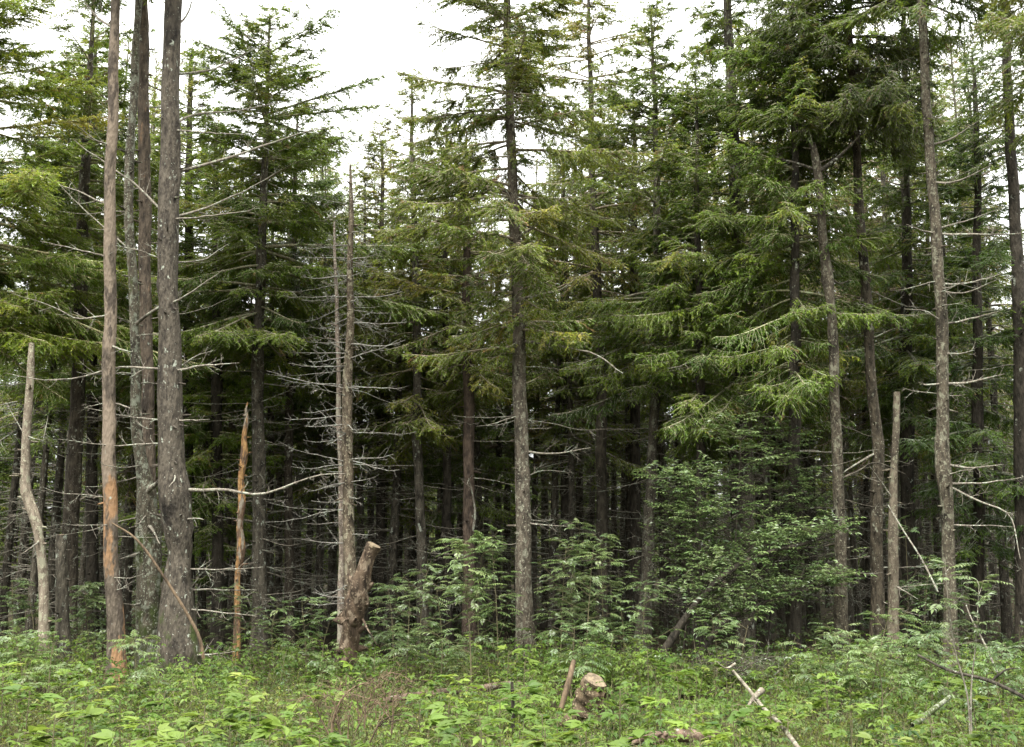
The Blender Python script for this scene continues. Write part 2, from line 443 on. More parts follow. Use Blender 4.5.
def trunk_mesh(mb, rng, path, rad, k=14, amt=0.05, flare=0.5, cap=False, stubs=0, burls=()):
    """A trunk from its base upward, with a flared foot, lumps and short broken stubs."""
    n = len(path)
    h = np.linalg.norm(path - path[0], axis=1)
    rad = rad * (1 + flare * np.exp(-h / 0.42))
    lu = lump_noise(rng, n, k, amt)
    lu += (flare * 0.35 * np.exp(-h / 0.3))[:, None] * np.sin(np.arange(k)[None] / k * 2 * np.pi * 4 + rng.uniform(0, 6))
    ang = np.arange(k) / k * 2 * np.pi
    knots = [(rng.uniform(.3, path[-1, 2]), rng.uniform(-3.1, 3.1), rng.uniform(.10, .26), rng.uniform(.07, .12), rng.uniform(.3, .5)) for _ in range(26 if k >= 14 else 0)]
    for (bh, ba, amp, sh, sa) in list(burls) + knots:
        da = np.angle(np.exp(1j * (ang - ba)))
        lu += amp * np.exp(-((path[:, 2] - bh) / sh) ** 2)[:, None] * np.exp(-(da / sa) ** 2)[None]
    tubes(mb, path[None], rad[None], k, 0, rng.uniform(.3, .7), True, lu[None], cap)
    if stubs:
        i = rng.integers(int(n * .12), n - 1, stubs); a = rng.uniform(0, 6.28, stubs)
        d = np.stack([np.cos(a), np.sin(a), rng.uniform(-.3, .3, stubs)], 1)
        l = rng.uniform(.03, .16, stubs)
        p0 = path[i] + d * (rad[i] * 0.7)[:, None]
        pa = np.stack([p0, p0 + d * (rad[i] * .3 + l * .5)[:, None], p0 + d * (rad[i] * .3 + l)[:, None]], 1)
        r = rng.uniform(.008, .018, stubs)
        tubes(mb, pa, np.stack([r * 1.6, r, r * .5], 1), 5, 0, .6)

def limb(mb, rng, pts, r0, twigs=8, tl=0.35, mat=0, k=5, tip=0.15, n=14, wob=0.02):
    """A bare dead branch along pts with crooked side twigs."""
    path, _ = resample(pts, np.ones(len(pts)), n)
    L = np.linalg.norm(np.diff(path, axis=0), axis=1).sum()
    path[1:] += np.cumsum(rng.normal(0, wob * L / n * 1.6, (n - 1, 3)), 0)
    r = r0 * np.linspace(1, tip, n) ** 0.9
    tubes(mb, path[None], r[None], k, mat, rng.uniform(.2, .9))
    if twigs:
        i = rng.integers(int(n * .2), n - 1, twigs)
        tan = unit(np.gradient(path, axis=0))[i]
        rd = rng.normal(0, 1, (twigs, 3)); rd[:, 2] *= 0.6
        sd = unit(np.cross(tan, rd))
        l = tl * rng.uniform(.3, 1, twigs) * (0.4 + 0.6 * (1 - i / n))
        d = unit(tan * .6 + sd * .8)
        s = np.linspace(0, 1, 5)
        bend = rng.normal(0, .22, (twigs, 1, 3)) + np.array([0, 0, .12])
        pa = path[i][:, None] + d[:, None] * (l[:, None] * s)[..., None] + bend * (l[:, None] * s ** 2)[..., None]
        rr = np.minimum(r[i] * .55, .006)[:, None] * np.linspace(1, .35, 5)
        tubes(mb, pa, rr, 3, mat, .5)
        m = twigs * 2
        j = rng.integers(0, twigs, m); kk = rng.integers(1, 4, m)
        dd = unit(d[j] + rng.normal(0, .6, (m, 3)))
        ll = l[j] * rng.uniform(.25, .5, m)
        pa2 = pa[j, kk][:, None] + dd[:, None] * (ll[:, None] * np.linspace(0, 1, 3))[..., None]
        tubes(mb, pa2, np.broadcast_to(np.array([.003, .0025, .0015]), (m, 3)), 3, mat, .5)

def rand_limb_pts(rng, o, az, L, el=0.1, sag=0.25, up=0.25):
    s = np.linspace(0, 1, 6)
    d = np.array([math.cos(az), math.sin(az), 0])
    side = np.array([-d[1], d[0], 0]) * rng.normal(0, .12)
    z = L * (el * s - sag * s * s + up * s ** 3)
    return o + d * (L * s)[:, None] + side * (L * s * s)[:, None] + np.array([0, 0, 1.0]) * z[:, None]

# ------------------------------------------------------------------ spruce crowns
def crown(mb, rng, H, z0, R, dens=1.0, axis=None, droop=0.5, twig=0.05, per_m=18, prof=0.7, gaps=0.25, yellow=0.0, bias=None, bottom=0.75, tmat=0, wmat=1, wide=1.0):
    """Drooping spruce boughs: limbs, side sprays and needle twigs, as loose faces through the whole crown volume."""
    nb = max(6, int((H - z0) * per_m))
    t = np.sort(rng.uniform(0, 1, nb)) ** 1.0
    z = z0 + (H - z0) * t
    az = rng.uniform(0, 2 * np.pi, nb)
    whorl = np.round(z / 0.42) * 0.42
    z = np.where(rng.uniform(0, 1, nb) < .65, whorl + rng.normal(0, .05, nb), z)
    z = np.clip(z, z0 - .2, H - .08)
    t = np.clip((z - z0) / (H - z0), 0, 1)
    shape = np.where(t < 0.25, bottom + (1 - bottom) * t / .25, (np.maximum(1 - t, 0) / .75) ** prof)
    L = R * shape * rng.uniform(.55, 1.12, nb) + 0.12
    lobe = 1 + gaps * np.sin(az * 2 + z * 1.7 + rng.uniform(0, 6)) + gaps * .7 * np.sin(az * 3 - z * 2.6 + rng.uniform(0, 6))
    L = L * np.clip(lobe, .35, 1.4)
    if bias is not None:
        L = L * (1 + bias[1] * np.cos(az - bias[0]))
    keep = rng.uniform(0, 1, nb) < np.clip(dens + .25, 0, 1)
    z, az, L, t = z[keep], az[keep], L[keep], t[keep]
    nb = len(z)
    el = np.tan(np.radians(-8 + 48 * t ** 1.5 + rng.normal(0, 7, nb)))
    sag = droop * (1 - t) * rng.uniform(.4, 1.1, nb) + .05
    up = sag * .75
    ax = np.zeros((nb, 2)) if axis is None else np.stack([np.interp(z, axis[:, 2], axis[:, 0]), np.interp(z, axis[:, 2], axis[:, 1])], 1)
    d = np.stack([np.cos(az), np.sin(az), np.zeros(nb)], 1)
    o = np.concatenate([ax, z[:, None]], 1)
    def pos(b, s):
        return o[b] + d[b] * (L[b] * s)[:, None] + np.array([0, 0, 1.0]) * (L[b] * (el[b] * s - sag[b] * s ** 2 + up[b] * s ** 3))[:, None]
    def tang(b, s):
        return unit(d[b] + np.array([0, 0, 1.0]) * (el[b] - 2 * sag[b] * s + 3 * up[b] * s ** 2)[:, None])
    # limbs
    s = np.linspace(0, 1, 7)
    bb = np.repeat(np.arange(nb), 7); ss = np.tile(s, nb)
    paths = pos(bb, ss).reshape(nb, 7, 3)
    tubes(mb, paths, (0.006 + 0.010 * L)[:, None] * np.linspace(1, .2, 7), 4, wmat, .5)
    # side sprays
    ns = np.maximum(4, (L / (0.055 / dens) * (twig / .05) ** -.5)).astype(int) * 2
    b2 = np.repeat(np.arange(nb), ns)
    n2 = len(b2)
    s2 = 0.16 + 0.84 * rng.uniform(0, 1, n2) ** .75
    kk = np.maximum(2, np.round(L[b2] / .27)); s2 = np.clip(np.where(rng.uniform(0, 1, n2) < .7, np.round(s2 * kk) / kk + rng.normal(0, .035, n2), s2), .1, 1)
    l2 = (0.09 + 0.30 * L[b2] ** .8 * np.sin(np.pi * np.clip(s2, 0, 1) ** .75) ** .8) * rng.uniform(.5, 1.15, n2) * .8
    l2 = np.clip(l2 * 1.1, .08, .6)
    T = tang(b2, s2)
    side = unit(np.cross(T, np.array([0, 0, 1.0])))
    sg = rng.choice([-1, 1], n2)[:, None]
    hang = (0.12 + droop * .75) * (1 - t[b2]) * rng.uniform(-.35, 1.3, n2)
    d2 = unit(T * .62 + side * sg * rng.uniform(.4, 1, n2)[:, None] - np.array([0, 0, 1.0]) * hang[:, None] + rng.normal(0, .12, (n2, 3)))
    p2 = pos(b2, s2)
    end = np.arange(nb)
    btint = rng.normal(.40, .16, nb) + yellow * rng.uniform(.2, 1, nb)
    stint = btint[b2] + rng.normal(0, .10, n2)
    # needle twigs
    nt_ = np.maximum(2, (l2 / (twig * .62))).astype(int) * 2
    b3 = np.repeat(np.arange(n2), nt_)
    n3 = len(b3)
    u3 = rng.uniform(0.02, 1, n3)
    pend = 0.28 * droop + .05
    p3 = p2[b3] + d2[b3] * (l2[b3] * u3)[:, None] - np.array([0, 0, 1.0]) * (pend * l2[b3] * u3 ** 2)[:, None]
    dd = unit(d2[b3] - np.array([0, 0, 1.0]) * (2 * pend * u3)[:, None])
    sd = unit(np.cross(dd, np.array([0, 0, 1.0]) + rng.normal(0, .35, (n3, 3))))
    d3 = unit(dd * rng.uniform(.45, .9, n3)[:, None] + sd * (rng.choice([-1, 1], n3) * rng.uniform(.3, .9, n3))[:, None] - np.array([0, 0, .22]) + rng.normal(0, .16, (n3, 3)))
    l3 = rng.uniform(.04, .10, n3) * (twig / .05) ** .6
    w3 = rng.uniform(.012, .022, n3) * (twig / .05) ** .75 * wide
    s3 = unit(np.cross(d3, rng.normal(0, 1, (n3, 3)) + np.array([0, 0, 1.7])))
    t3 = np.clip(stint[b3] + rng.normal(0, .07, n3), 0, .93)
    brown = rng.uniform(0, 1, n2) < (.012 + .035 * yellow)
    t3 = np.where(brown[b3], .99, t3)
    blades(mb, p3, d3, s3, l3, w3, tmat, t3)
    # spray stems
    ps = np.stack([p2, p2 + d2 * (l2 * .5)[:, None] - np.array([0, 0, 1.0]) * (pend * l2 * .25)[:, None], p2 + d2 * l2[:, None] - np.array([0, 0, 1.0]) * (pend * l2)[:, None]], 1)
    tubes(mb, ps, np.broadcast_to(np.array([.006, .0045, .003]) * (twig / .05) ** .5, (n2, 3)), 3, wmat, .5)
    # leader shoot
    ntop = 40
    zt = H - rng.uniform(0, .5, ntop); a = rng.uniform(0, 6.28, ntop)
    dt = unit(np.stack([np.cos(a), np.sin(a), np.full(ntop, .9)], 1))
    at_ = np.zeros((ntop, 2)) if axis is None else np.tile(axis[-1, :2], (ntop, 1))
    blades(mb, np.concatenate([at_, zt[:, None]], 1), dt, unit(np.cross(dt, rng.normal(0, 1, (ntop, 3)))), rng.uniform(.08, .16, ntop), np.full(ntop, .022), tmat, .5)

NEED = [M['needle'], M['twig']]

def dead_set(mb, rng, axis, rads, zlo, zhi, n, lmin, lmax, r0=.011, twigs=4, mat=0, up=.25, sag=.28):
    for _ in range(n):
        z = rng.uniform(zlo, zhi)
        o = np.array([np.interp(z, axis[:, 2], axis[:, 0]), np.interp(z, axis[:, 2], axis[:, 1]), z])
        limb(mb, rng, rand_limb_pts(rng, o, rng.uniform(0, 6.28), rng.uniform(lmin, lmax), rng.normal(.0, .12), sag, up), r0 * rng.uniform(.7, 1.3), twigs, .3, mat, 4, .2, 8, .05)

LAND = []

def hero(name, label, cat, pts, d, mat, seed, group='spruces at the wood edge', top=None, crown_kw=None, crown_col=(1, 1, 1), trunk_col=(1, 1, 1),
         branches=(), burls=(), dead=None, amt=.075, flare=.6, stubs=16, cap=False, k=14, dead_mat='twig', dd=None, tip=None):
    """A tree given by its trunk's course: (px, py, width in px) from the foot upward; d metres from the camera."""
    rng = np.random.default_rng(seed)
    dd = dd or 0.0
    n = len(pts)
    W = []; R = []
    for i, (px, py, w) in enumerate(pts):
        di = d + dd * i / max(1, n - 1)
        W.append(P(px, py, di)); R.append(w * px_size(py, di) / 2)
    W = np.array(W); R = np.array(R)
    base = W[0].copy(); base[2] = float(gh(base[0], base[1])) - .05
    lo = W[0]
    if lo[2] > base[2] + .05:
        W = np.vstack([[lo[0], lo[1], base[2]], W]); R = np.concatenate([[R[0]], R])
    else:
        W[0, 2] = base[2]
    if tip is not None:                              # the trunk goes on above the frame
        dirn = unit(W[-1] - W[-2]); dirn = unit(dirn + np.array([0, 0, .6]))
        L = tip - W[-1][2]
        W = np.vstack([W, W[-1] + dirn * L / dirn[2]]); R = np.concatenate([R, [max(.012, R[-1] * .12)]])
    loc = W - base
    if crown_kw and tip is None and crown_kw['px'][1] is not None:
        tz = P(pts[0][0], crown_kw['px'][1], d)[2] - base[2]
        if tz > loc[-1, 2] + .1:
            loc = np.vstack([loc, [loc[-1, 0], loc[-1, 1], tz]]); R = np.concatenate([R, [.008]])
    nn = max(16, int(np.linalg.norm(np.diff(W, axis=0), axis=1).sum() / .12))
    path, rad = resample(loc, R, nn)
    hz = path[:, 2]
    for ax_ in (0, 1):
        for f_ in (.9, 2.1, 4.3):
            path[:, ax_] += .010 / f_ ** .4 * np.sin(hz * f_ + rng.uniform(0, 6.28)) * np.clip(hz, 0, 1)
    root = empty(name, base, label, cat, group)
    mb = MB()
    trunk_mesh(mb, rng, path, rad, k, amt, flare, cap, stubs, burls)
    o = mb.build("trunk", [M[mat], M['cutwood']], root); o.color = (*trunk_col, 1)
    for br in branches:                              # [(px,py)...], thickness px, depth at tip, twigs
        ppts, w, dz, tw = br
        # depth of the trunk where the branch leaves it
        q = P(ppts[0][0], ppts[0][1], d)
        z = q[2] - base[2]
        y0 = np.interp(z, path[:, 2], path[:, 1]) + base[1]
        m_ = len(ppts)
        bp_ = np.array([P(a, b, y0 + dz * (i / (m_ - 1)) ** 1.2) for i, (a, b) in enumerate(ppts)]) - base
        bp_[0] = [np.interp(z, path[:, 2], path[:, 0]), y0 - base[1], z]
        mbb = MB()
        limb(mbb, rng, bp_, max(.007, w * px_size(ppts[0][1], d) / 2 * .72), int(tw * 1.8), .34, 0, 6, wob=.035)
        mbb.build("dead_branch", [M[dead_mat]], root)
    if dead:
        for (za, zb, cnt, la, lb, r0, tw) in dead:
            for _ in range(cnt):
                z = rng.uniform(za, zb)
                if z > path[-1, 2]: continue
                oo = np.array([np.interp(z, path[:, 2], path[:, 0]), np.interp(z, path[:, 2], path[:, 1]), z])
                mbb = MB()
                limb(mbb, rng, rand_limb_pts(rng, oo, rng.uniform(0, 6.28), rng.uniform(la, lb), rng.normal(0, .12), .28, .26), r0 * rng.uniform(.7, 1.3), tw, .3, 0, 5, .2, 10, .04)
                mbb.build("dead_branch", [M[dead_mat]], root)
    if crown_kw:
        kw = dict(crown_kw)
        ybase, ytop, Rpx = kw.pop('px')
        z0 = P(pts[0][0], ybase, d)[2] - base[2]
        H = path[-1, 2] if ytop is None else P(pts[0][0], ytop, d)[2] - base[2]
        mb = MB()
        crown(mb, rng, H, z0, Rpx * d / F_PX, axis=path, **kw)
        c = mb.build("crown", NEED, root); c.color = (*crown_col, 1)
    LAND.append((pts[0][0], name, label))
    return root

OLIVE = (1.15, 1.08, .95)
FRESH = (1.3, 1.3, 0.95)
BLUE = (1.1, 1.12, 1.0)
DARK = (0.8, 0.85, 0.9)

# --- the thick burled trunk and its close companions
hero("spruce_tree", "thick grey-brown spruce trunk with a burl near its flared mossy foot", "tree",
     [(178, 662, 42), (177.5, 640, 38), (177, 600, 33), (176.5, 575, 27), (178, 552, 22), (176, 535, 27), (174.5, 505, 33), (174, 490, 33), (172, 470, 27), (171, 440, 24.5), (169.5, 340, 21), (169, 240, 20), (170, 120, 18.5), (173, 0, 17)],
     16, 'bark_burl', 21, amt=.08, flare=.06, stubs=50, tip=17.5, k=26,
     burls=[(2.12, -2.0, .35, .08, .4), (2.3, -1.5, .2, .08, .4), (2.0, -1.2, .25, .06, .4), (1.7, -2.2, .3, .07, .4), (.9, -.7, .15, .3, .6), (.6, -2.3, .16, .22, .5), (2.75, -.2, .16, .12, .4), (.15, -1.2, .2, .12, .5), (1.3, -2.4, .12, .12, .4)],
     crown_kw=dict(px=(-60, None, 140), dens=.8),
     branches=[([(181, 75), (210, 68), (250, 52), (289, 31)], 4, 1.0, 10), ([(179, 126), (196, 115), (237, 111), (300, 100)], 4, .8, 9),
               ([(178, 174), (215, 163), (270, 145), (337, 128)], 5, .5, 10), ([(178, 219), (205, 208), (245, 190), (282, 168)], 4, .9, 8),
               ([(178, 219), (215, 214), (258, 207)], 3, -.6, 6), ([(178, 263), (200, 260), (228, 243)], 3, 1.2, 5),
               ([(178, 130), (205, 132), (245, 134)], 3, -.9, 5), ([(176, 30), (187, 14), (196, -12)], 4, .5, 3),
               ([(180, 372), (210, 366), (242, 364)], 4, -.8, 6), ([(178, 374), (195, 358), (218, 352)], 3, .8, 5),
               ([(160, 369), (122, 368), (80, 377), (45, 379), (12, 372)], 4, -.4, 10), ([(160, 216), (128, 181), (100, 160), (74, 142)], 4, .6, 9),
               ([(190, 490), (225, 493), (261, 494), (313, 478), (342, 476)], 6, -.5, 16), ([(190, 570), (222, 570), (262, 567)], 3, -.3, 7),
               ([(190, 590), (222, 591), (258, 590)], 4, .5, 7), ([(192, 609), (220, 610), (256, 615)], 3, -.7, 8),
               ([(196, 655), (215, 655), (236, 653)], 4, -.4, 4), ([(160, 443), (115, 445), (62, 440)], 3, -.6, 9),
               ([(160, 421), (125, 415), (85, 407)], 3, .5, 7), ([(162, 262), (140, 252), (112, 246)], 3, -.5, 5), ([(180, 420), (195, 421), (209, 420)], 3, -.6, 2),
               ([(190, 520), (196, 519), (203, 520)], 4, -.4, 1), ([(188, 470), (176, 478), (170, 486)], 4, -.6, 0)])
hero("spruce_tree", "mossy grey spruce bole hugging the thick burled trunk, slimmer and lichened above", "tree",
     [(148, 660, 24), (148, 620, 22), (149, 560, 23), (147, 500, 20), (140, 455, 12), (137, 425, 11), (134, 327, 9), (130, 250, 9), (129, 190, 9), (133, 110, 8), (139, 0, 7)],
     16.5, 'bark_moss', 22, amt=.10, flare=.1, stubs=50, burls=[(2.3, -1.2, .3, .12, .6), (1.8, -2.0, .25, .1, .5), (1.1, -1.0, .25, .12, .5)], tip=13.5,
     crown_kw=dict(px=(-80, None, 90), dens=.6),
     branches=[([(140, 497), (150, 488), (163, 477), (176, 462)], 9, -.7, 0), ([(135, 326), (152, 312), (180, 300), (224, 270)], 5, -1.2, 6),
               ([(138, 550), (126, 556), (106, 561)], 5, -.8, 3), ([(147, 525), (152, 530), (160, 544)], 6, -.6, 0), ([(136, 410), (110, 403), (84, 409)], 3, .4, 6),
               ([(133, 250), (90, 215), (60, 185)], 3, .4, 8), ([(146, 600), (135, 605), (120, 603)], 4, -.6, 3)], dead=[(2.0, 8, 9, .5, 1.3, .012, 6)])
hero("spruce_tree", "flaky red-brown spruce trunk just behind the mossy bole, straight and bare", "tree",
     [(152, 655, 15), (150, 540, 14), (148, 440, 13), (146, 330, 12), (145, 200, 12), (143, 60, 11), (142, 0, 10)], 17.6, 'bark_brown', 23, stubs=24, tip=15,
     crown_kw=dict(px=(-60, None, 110), dens=.8), dead=[(1.2, 10, 14, .6, 1.5, .012, 6)])
hero("spruce_tree", "tan peeled spruce trunk with an orange barkless stretch low down", "tree",
     [(116, 662, 17), (115, 610, 16), (111, 540, 14), (110, 430, 13), (109, 300, 12), (110, 180, 11), (114, 80, 10), (117, 0, 9)], 15.8, 'bark_peel', 24, stubs=10, amt=.04,
     tip=14.5, crown_kw=dict(px=(-50, None, 90), dens=.6),
     branches=[([(108, 258), (85, 250), (42, 239)], 3, -.4, 6), ([(106, 314), (75, 317), (52, 306), (10, 294)], 3, -.5, 9), ([(114, 28), (100, 20), (83, 2)], 5, .3, 4),
               ([(112, 145), (95, 140), (76, 125)], 3, -.5, 5), ([(110, 345), (118, 349), (131, 352)], 4, -.4, 2), ([(108, 205), (70, 190), (20, 175)], 3, .4, 8)],
     dead=[(1.0, 4.2, 8, .4, 1.2, .011, 5)])
hero("dead_snag", "pale crooked dead snag with a kink halfway up, broken off at the top", "dead tree",
     [(43, 660, 11), (43, 600, 10), (41, 545, 9), (37, 518, 10), (29, 500, 10), (25, 482, 10), (27, 430, 8), (31, 370, 7), (33, 343, 5)], 16.4, 'deadwood', 25, 'dead trees and snags', stubs=14, amt=.07, cap=1, flare=.15, trunk_col=(.68, .62, .54),
     branches=[([(41, 541), (35, 545), (20, 556)], 3, -.4, 3), ([(37, 521), (25, 512), (2, 530)], 2, .4, 3), ([(27, 437), (14, 418), (6, 402)], 2, .4, 2), ([(28, 435), (36, 439), (46, 440)], 2, -.3, 1)])
hero("spruce_tree", "dark brown spruce trunk standing behind the pale crooked snag", "tree",
     [(68, 640, 17), (70, 590, 16), (72, 500, 15), (77, 400, 14), (80, 320, 13), (84, 200, 11)], 20, 'bark', 26, tip=13.5, crown_kw=dict(px=(330, None, 95), dens=1.0),
     crown_col=FRESH, dead=[(.8, 5, 40, .5, 1.7, .011, 6)], trunk_col=(.85, .8, .78))
hero("broken_spruce", "short broken spruce stub snapped off at chest height beside the dark brown trunk", "dead tree",
     [(63, 662, 13), (63, 610, 12), (62, 560, 11), (62, 535, 10)], 16.8, 'bark', 27, 'dead trees and snags', cap=1, stubs=8, amt=.08)
hero("spruce_tree", "leafy spruce with heavy bright boughs entering beside the tan peeled trunk", "tree",
     [(-20, 655, 24), (-20, 300, 20), (-20, 40, 13)], 18.2, 'bark', 28, tip=12.2, crown_kw=dict(px=(335, None, 142), dens=1.0, droop=.4, per_m=32, twig=.045, bias=(0, .2), yellow=.13),
     crown_col=(1.45, 1.45, .95))
hero("spruce_tree", "green bushy spruce with low foliage between the burled trunk and the orange snag", "tree",
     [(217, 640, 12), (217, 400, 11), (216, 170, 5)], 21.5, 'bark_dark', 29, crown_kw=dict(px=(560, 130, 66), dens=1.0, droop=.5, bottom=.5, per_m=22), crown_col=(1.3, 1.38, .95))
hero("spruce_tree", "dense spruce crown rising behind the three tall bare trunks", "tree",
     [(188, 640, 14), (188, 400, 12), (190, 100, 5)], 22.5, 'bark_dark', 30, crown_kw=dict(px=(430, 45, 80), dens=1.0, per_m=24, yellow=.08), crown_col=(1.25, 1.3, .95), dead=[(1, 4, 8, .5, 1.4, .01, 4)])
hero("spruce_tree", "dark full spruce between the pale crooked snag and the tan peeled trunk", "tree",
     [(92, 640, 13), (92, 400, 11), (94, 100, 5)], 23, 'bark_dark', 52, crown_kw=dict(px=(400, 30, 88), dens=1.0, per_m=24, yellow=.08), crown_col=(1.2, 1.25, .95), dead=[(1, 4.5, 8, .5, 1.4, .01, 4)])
hero("spruce_tree", "tall spruce with a ragged pointed top against open sky, knotty trunk below", "tree",
     [(259, 645, 15), (259, 520, 13.5), (258, 380, 12), (262, 240, 9), (266, 120, 5), (270, 22, 2)], 20, 'bark', 31, stubs=26,
     crown_kw=dict(px=(345, 15, 108), dens=1.0, droop=.45, prof=.5, gaps=.35, per_m=32, yellow=.06, bias=(.2, .12)), crown_col=(1.2, 1.22, .98), dead=[(.8, 5.2, 50, .5, 1.8, .011, 6)])
hero("spruce_tree", "slim dark spruce behind the bare twiggy dead spruce, drooping narrow crown", "tree",
     [(289, 640, 10), (289, 500, 9), (291, 330, 8), (296, 170, 4)], 22.5, 'bark', 32, crown_kw=dict(px=(400, 100, 66), dens=.95), crown_col=(.95, 1.0, .98), dead=[(.8, 5, 40, .6, 1.8, .01, 6)], trunk_col=(.85, .8, .78))
hero("dead_snag", "slender snag of raw orange wood, splintered at its tip, bark shed", "dead tree",
     [(237, 640, 7), (238.5, 598, 7), (238, 575, 5), (241, 550, 8), (239.5, 527, 6), (242.5, 503, 7.5), (241.5, 478, 5), (244.5, 455, 7), (244.5, 436, 4.5), (247, 420, 4.5), (246, 410, 2.5), (247.5, 402, 1)], 18.6, 'bark_snag', 33, 'dead trees and snags', amt=.3, flare=0, stubs=16, k=9)
K_br = []
hero("dead_spruce", "bare dead spruce bristling with pale curved twiggy branches", "dead tree",
     [(350, 650, 13), (349, 560, 12), (348, 480, 11), (347, 400, 10), (351, 330, 8), (350, 260, 6), (351, 200, 4), (350, 165, 2)], 18, 'bark_grey', 34, 'dead trees and snags', stubs=30, trunk_col=(1.15, 1.02, .92),
     dead=[(1.0, 3.6, 22, .5, 1.3, .010, 6), (3.2, 6.6, 46, .6, 1.7, .012, 10), (5.6, 7.9, 30, .35, 1.1, .010, 7)], dead_mat='twig_pale')
hero("dead_spruce", "thin bare stem standing close against the twiggy dead spruce", "dead tree",
     [(341, 640, 7), (342, 500, 6), (339, 400, 5), (336, 300, 4), (334, 222, 2)], 18.3, 'deadwood', 35, 'dead trees and snags', dead=[(2.0, 6.2, 18, .2, .6, .006, 3)], dead_mat='deadwood', trunk_col=(.85, .75, .7))
hero("spruce_tree", "sparse yellowing spruce with a bare spindly top, next past the twiggy dead spruce", "tree",
     [(423, 640, 11), (421, 540, 10), (418, 430, 9), (416, 300, 8), (413, 180, 5), (412, 85, 1.5)], 21, 'bark', 36, stubs=20,
     crown_kw=dict(px=(430, 78, 80), dens=.95, droop=.6, yellow=.25, prof=.9, gaps=.4), crown_col=OLIVE, dead=[(1.0, 4.6, 18, .5, 1.5, .010, 5), (8.5, 10.6, 12, .2, .7, .006, 3)])
hero("spruce_tree", "brown-trunked spruce with a pale torn splinter low on its bole", "tree",
     [(470, 640, 13), (469, 540, 12), (468, 400, 11), (467, 280, 8), (466, 160, 4)], 20.5, 'bark_brown', 37, trunk_col=(.75, .7, .7), crown_kw=dict(px=(395, 130, 70), dens=.85, yellow=.3, droop=.55), crown_col=OLIVE,
     dead=[(1.0, 4.4, 18, .5, 1.3, .010, 5)], branches=[([(474, 545), (475, 520), (474, 495), (470, 478)], 6, -.25, 2)])
hero("spruce_tree", "straight clear-boled spruce with an open olive crown and one long bowed limb", "tree",
     [(526, 655, 19), (525, 600, 16), (523, 500, 15), (520, 400, 14), (517, 300, 12), (513, 180, 10), (509, 70, 8), (507, 0, 7)], 17, 'bark_grey', 38, stubs=26, tip=15, trunk_col=(.82, .77, .74),
     crown_kw=dict(px=(362, None, 104), dens=.95, droop=.55, yellow=.2, gaps=.5, per_m=23, twig=.045, prof=.4, bottom=.6), crown_col=OLIVE,
     branches=[([(521, 341), (560, 345), (595, 352), (622, 370)], 5, -.6, 6), ([(523, 451), (555, 452), (590, 446)], 4, -.4, 6), ([(516, 240), (540, 222), (565, 200), (575, 180)], 4, -.5, 5),
               ([(515, 215), (508, 195), (494, 180)], 4, -.5, 5), ([(530, 300), (560, 290), (580, 275)], 4, -.6, 5), ([(525, 523), (545, 525), (570, 527)], 3, -.4, 4), ([(523, 478), (545, 470), (575, 473)], 2, .4, 4)],
     dead=[(1.5, 5, 12, .5, 1.4, .010, 6)])
hero("spruce_tree", "thin spruce with a faint spindly top, first past the olive-crowned spruce", "tree",
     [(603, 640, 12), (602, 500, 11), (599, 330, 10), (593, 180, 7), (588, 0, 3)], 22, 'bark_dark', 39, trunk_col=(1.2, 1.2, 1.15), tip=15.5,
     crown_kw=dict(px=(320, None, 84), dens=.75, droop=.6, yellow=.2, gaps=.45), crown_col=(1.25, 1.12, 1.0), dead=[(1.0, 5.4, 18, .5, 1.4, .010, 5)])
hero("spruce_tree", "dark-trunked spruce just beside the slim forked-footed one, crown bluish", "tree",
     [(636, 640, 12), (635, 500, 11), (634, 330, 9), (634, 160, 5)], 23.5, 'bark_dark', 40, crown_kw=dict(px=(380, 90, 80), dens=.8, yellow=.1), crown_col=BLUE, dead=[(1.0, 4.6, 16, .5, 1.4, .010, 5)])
hero("spruce_tree", "slender grey spruce leaning a little, narrow pointed crown against open sky", "tree",
     [(643, 645, 15), (646, 580, 13), (651, 480, 10), (656, 370, 9), (657, 250, 8), (655, 120, 5), (652, 18, 1.5)], 20, 'bark_grey', 41, trunk_col=(.75, .72, .7), crown_kw=dict(px=(390, 8, 92), dens=.95, droop=.65, gaps=.4, yellow=.12, prof=.55), crown_col=BLUE,
     dead=[(1.0, 4.6, 14, .5, 1.4, .010, 5)])
hero("spruce_tree", "broad spruce with long hanging green boughs above the leafy elder bush", "tree",
     [(746, 645, 18), (745, 500, 17), (743, 400, 16), (739, 260, 14), (732, 120, 11), (727, 0, 8)], 19.5, 'bark', 42, stubs=20, tip=14.2,
     crown_kw=dict(px=(410, None, 118), dens=1.0, droop=.75, per_m=19, gaps=.35, twig=.045), crown_col=(1.12, 1.18, .88), dead=[(1.0, 4.4, 14, .5, 1.4, .010, 5)],
     branches=[([(742, 320), (715, 340), (690, 362), (665, 370)], 4, -1.6, 4), ([(742, 300), (770, 295), (800, 270), (820, 255)], 5, -1.4, 4)])
hero("spruce_tree", "young spruce with drooping bright boughs in front of the bent broken trunk", "tree",
     [(700, 645, 10), (700, 400, 9), (697, 150, 4)], 19, 'bark_dark', 43, crown_kw=dict(px=(430, 75, 74), dens=1.0, droop=.65), crown_col=(1.12, 1.18, .9))
hero("spruce_tree", "dense dark spruce whose boughs hide behind the bent broken trunk", "tree",
     [(794, 640, 13), (795, 400, 11), (794, 100, 6)], 18.0, 'bark_dark', 44, tip=14.0, crown_kw=dict(px=(395, None, 92), dens=1.0, droop=.85, yellow=.1, bottom=.6, per_m=24), crown_col=(1.08, 1.16, .85), dead=[(1, 4.4, 12, .5, 1.4, .01, 5)])
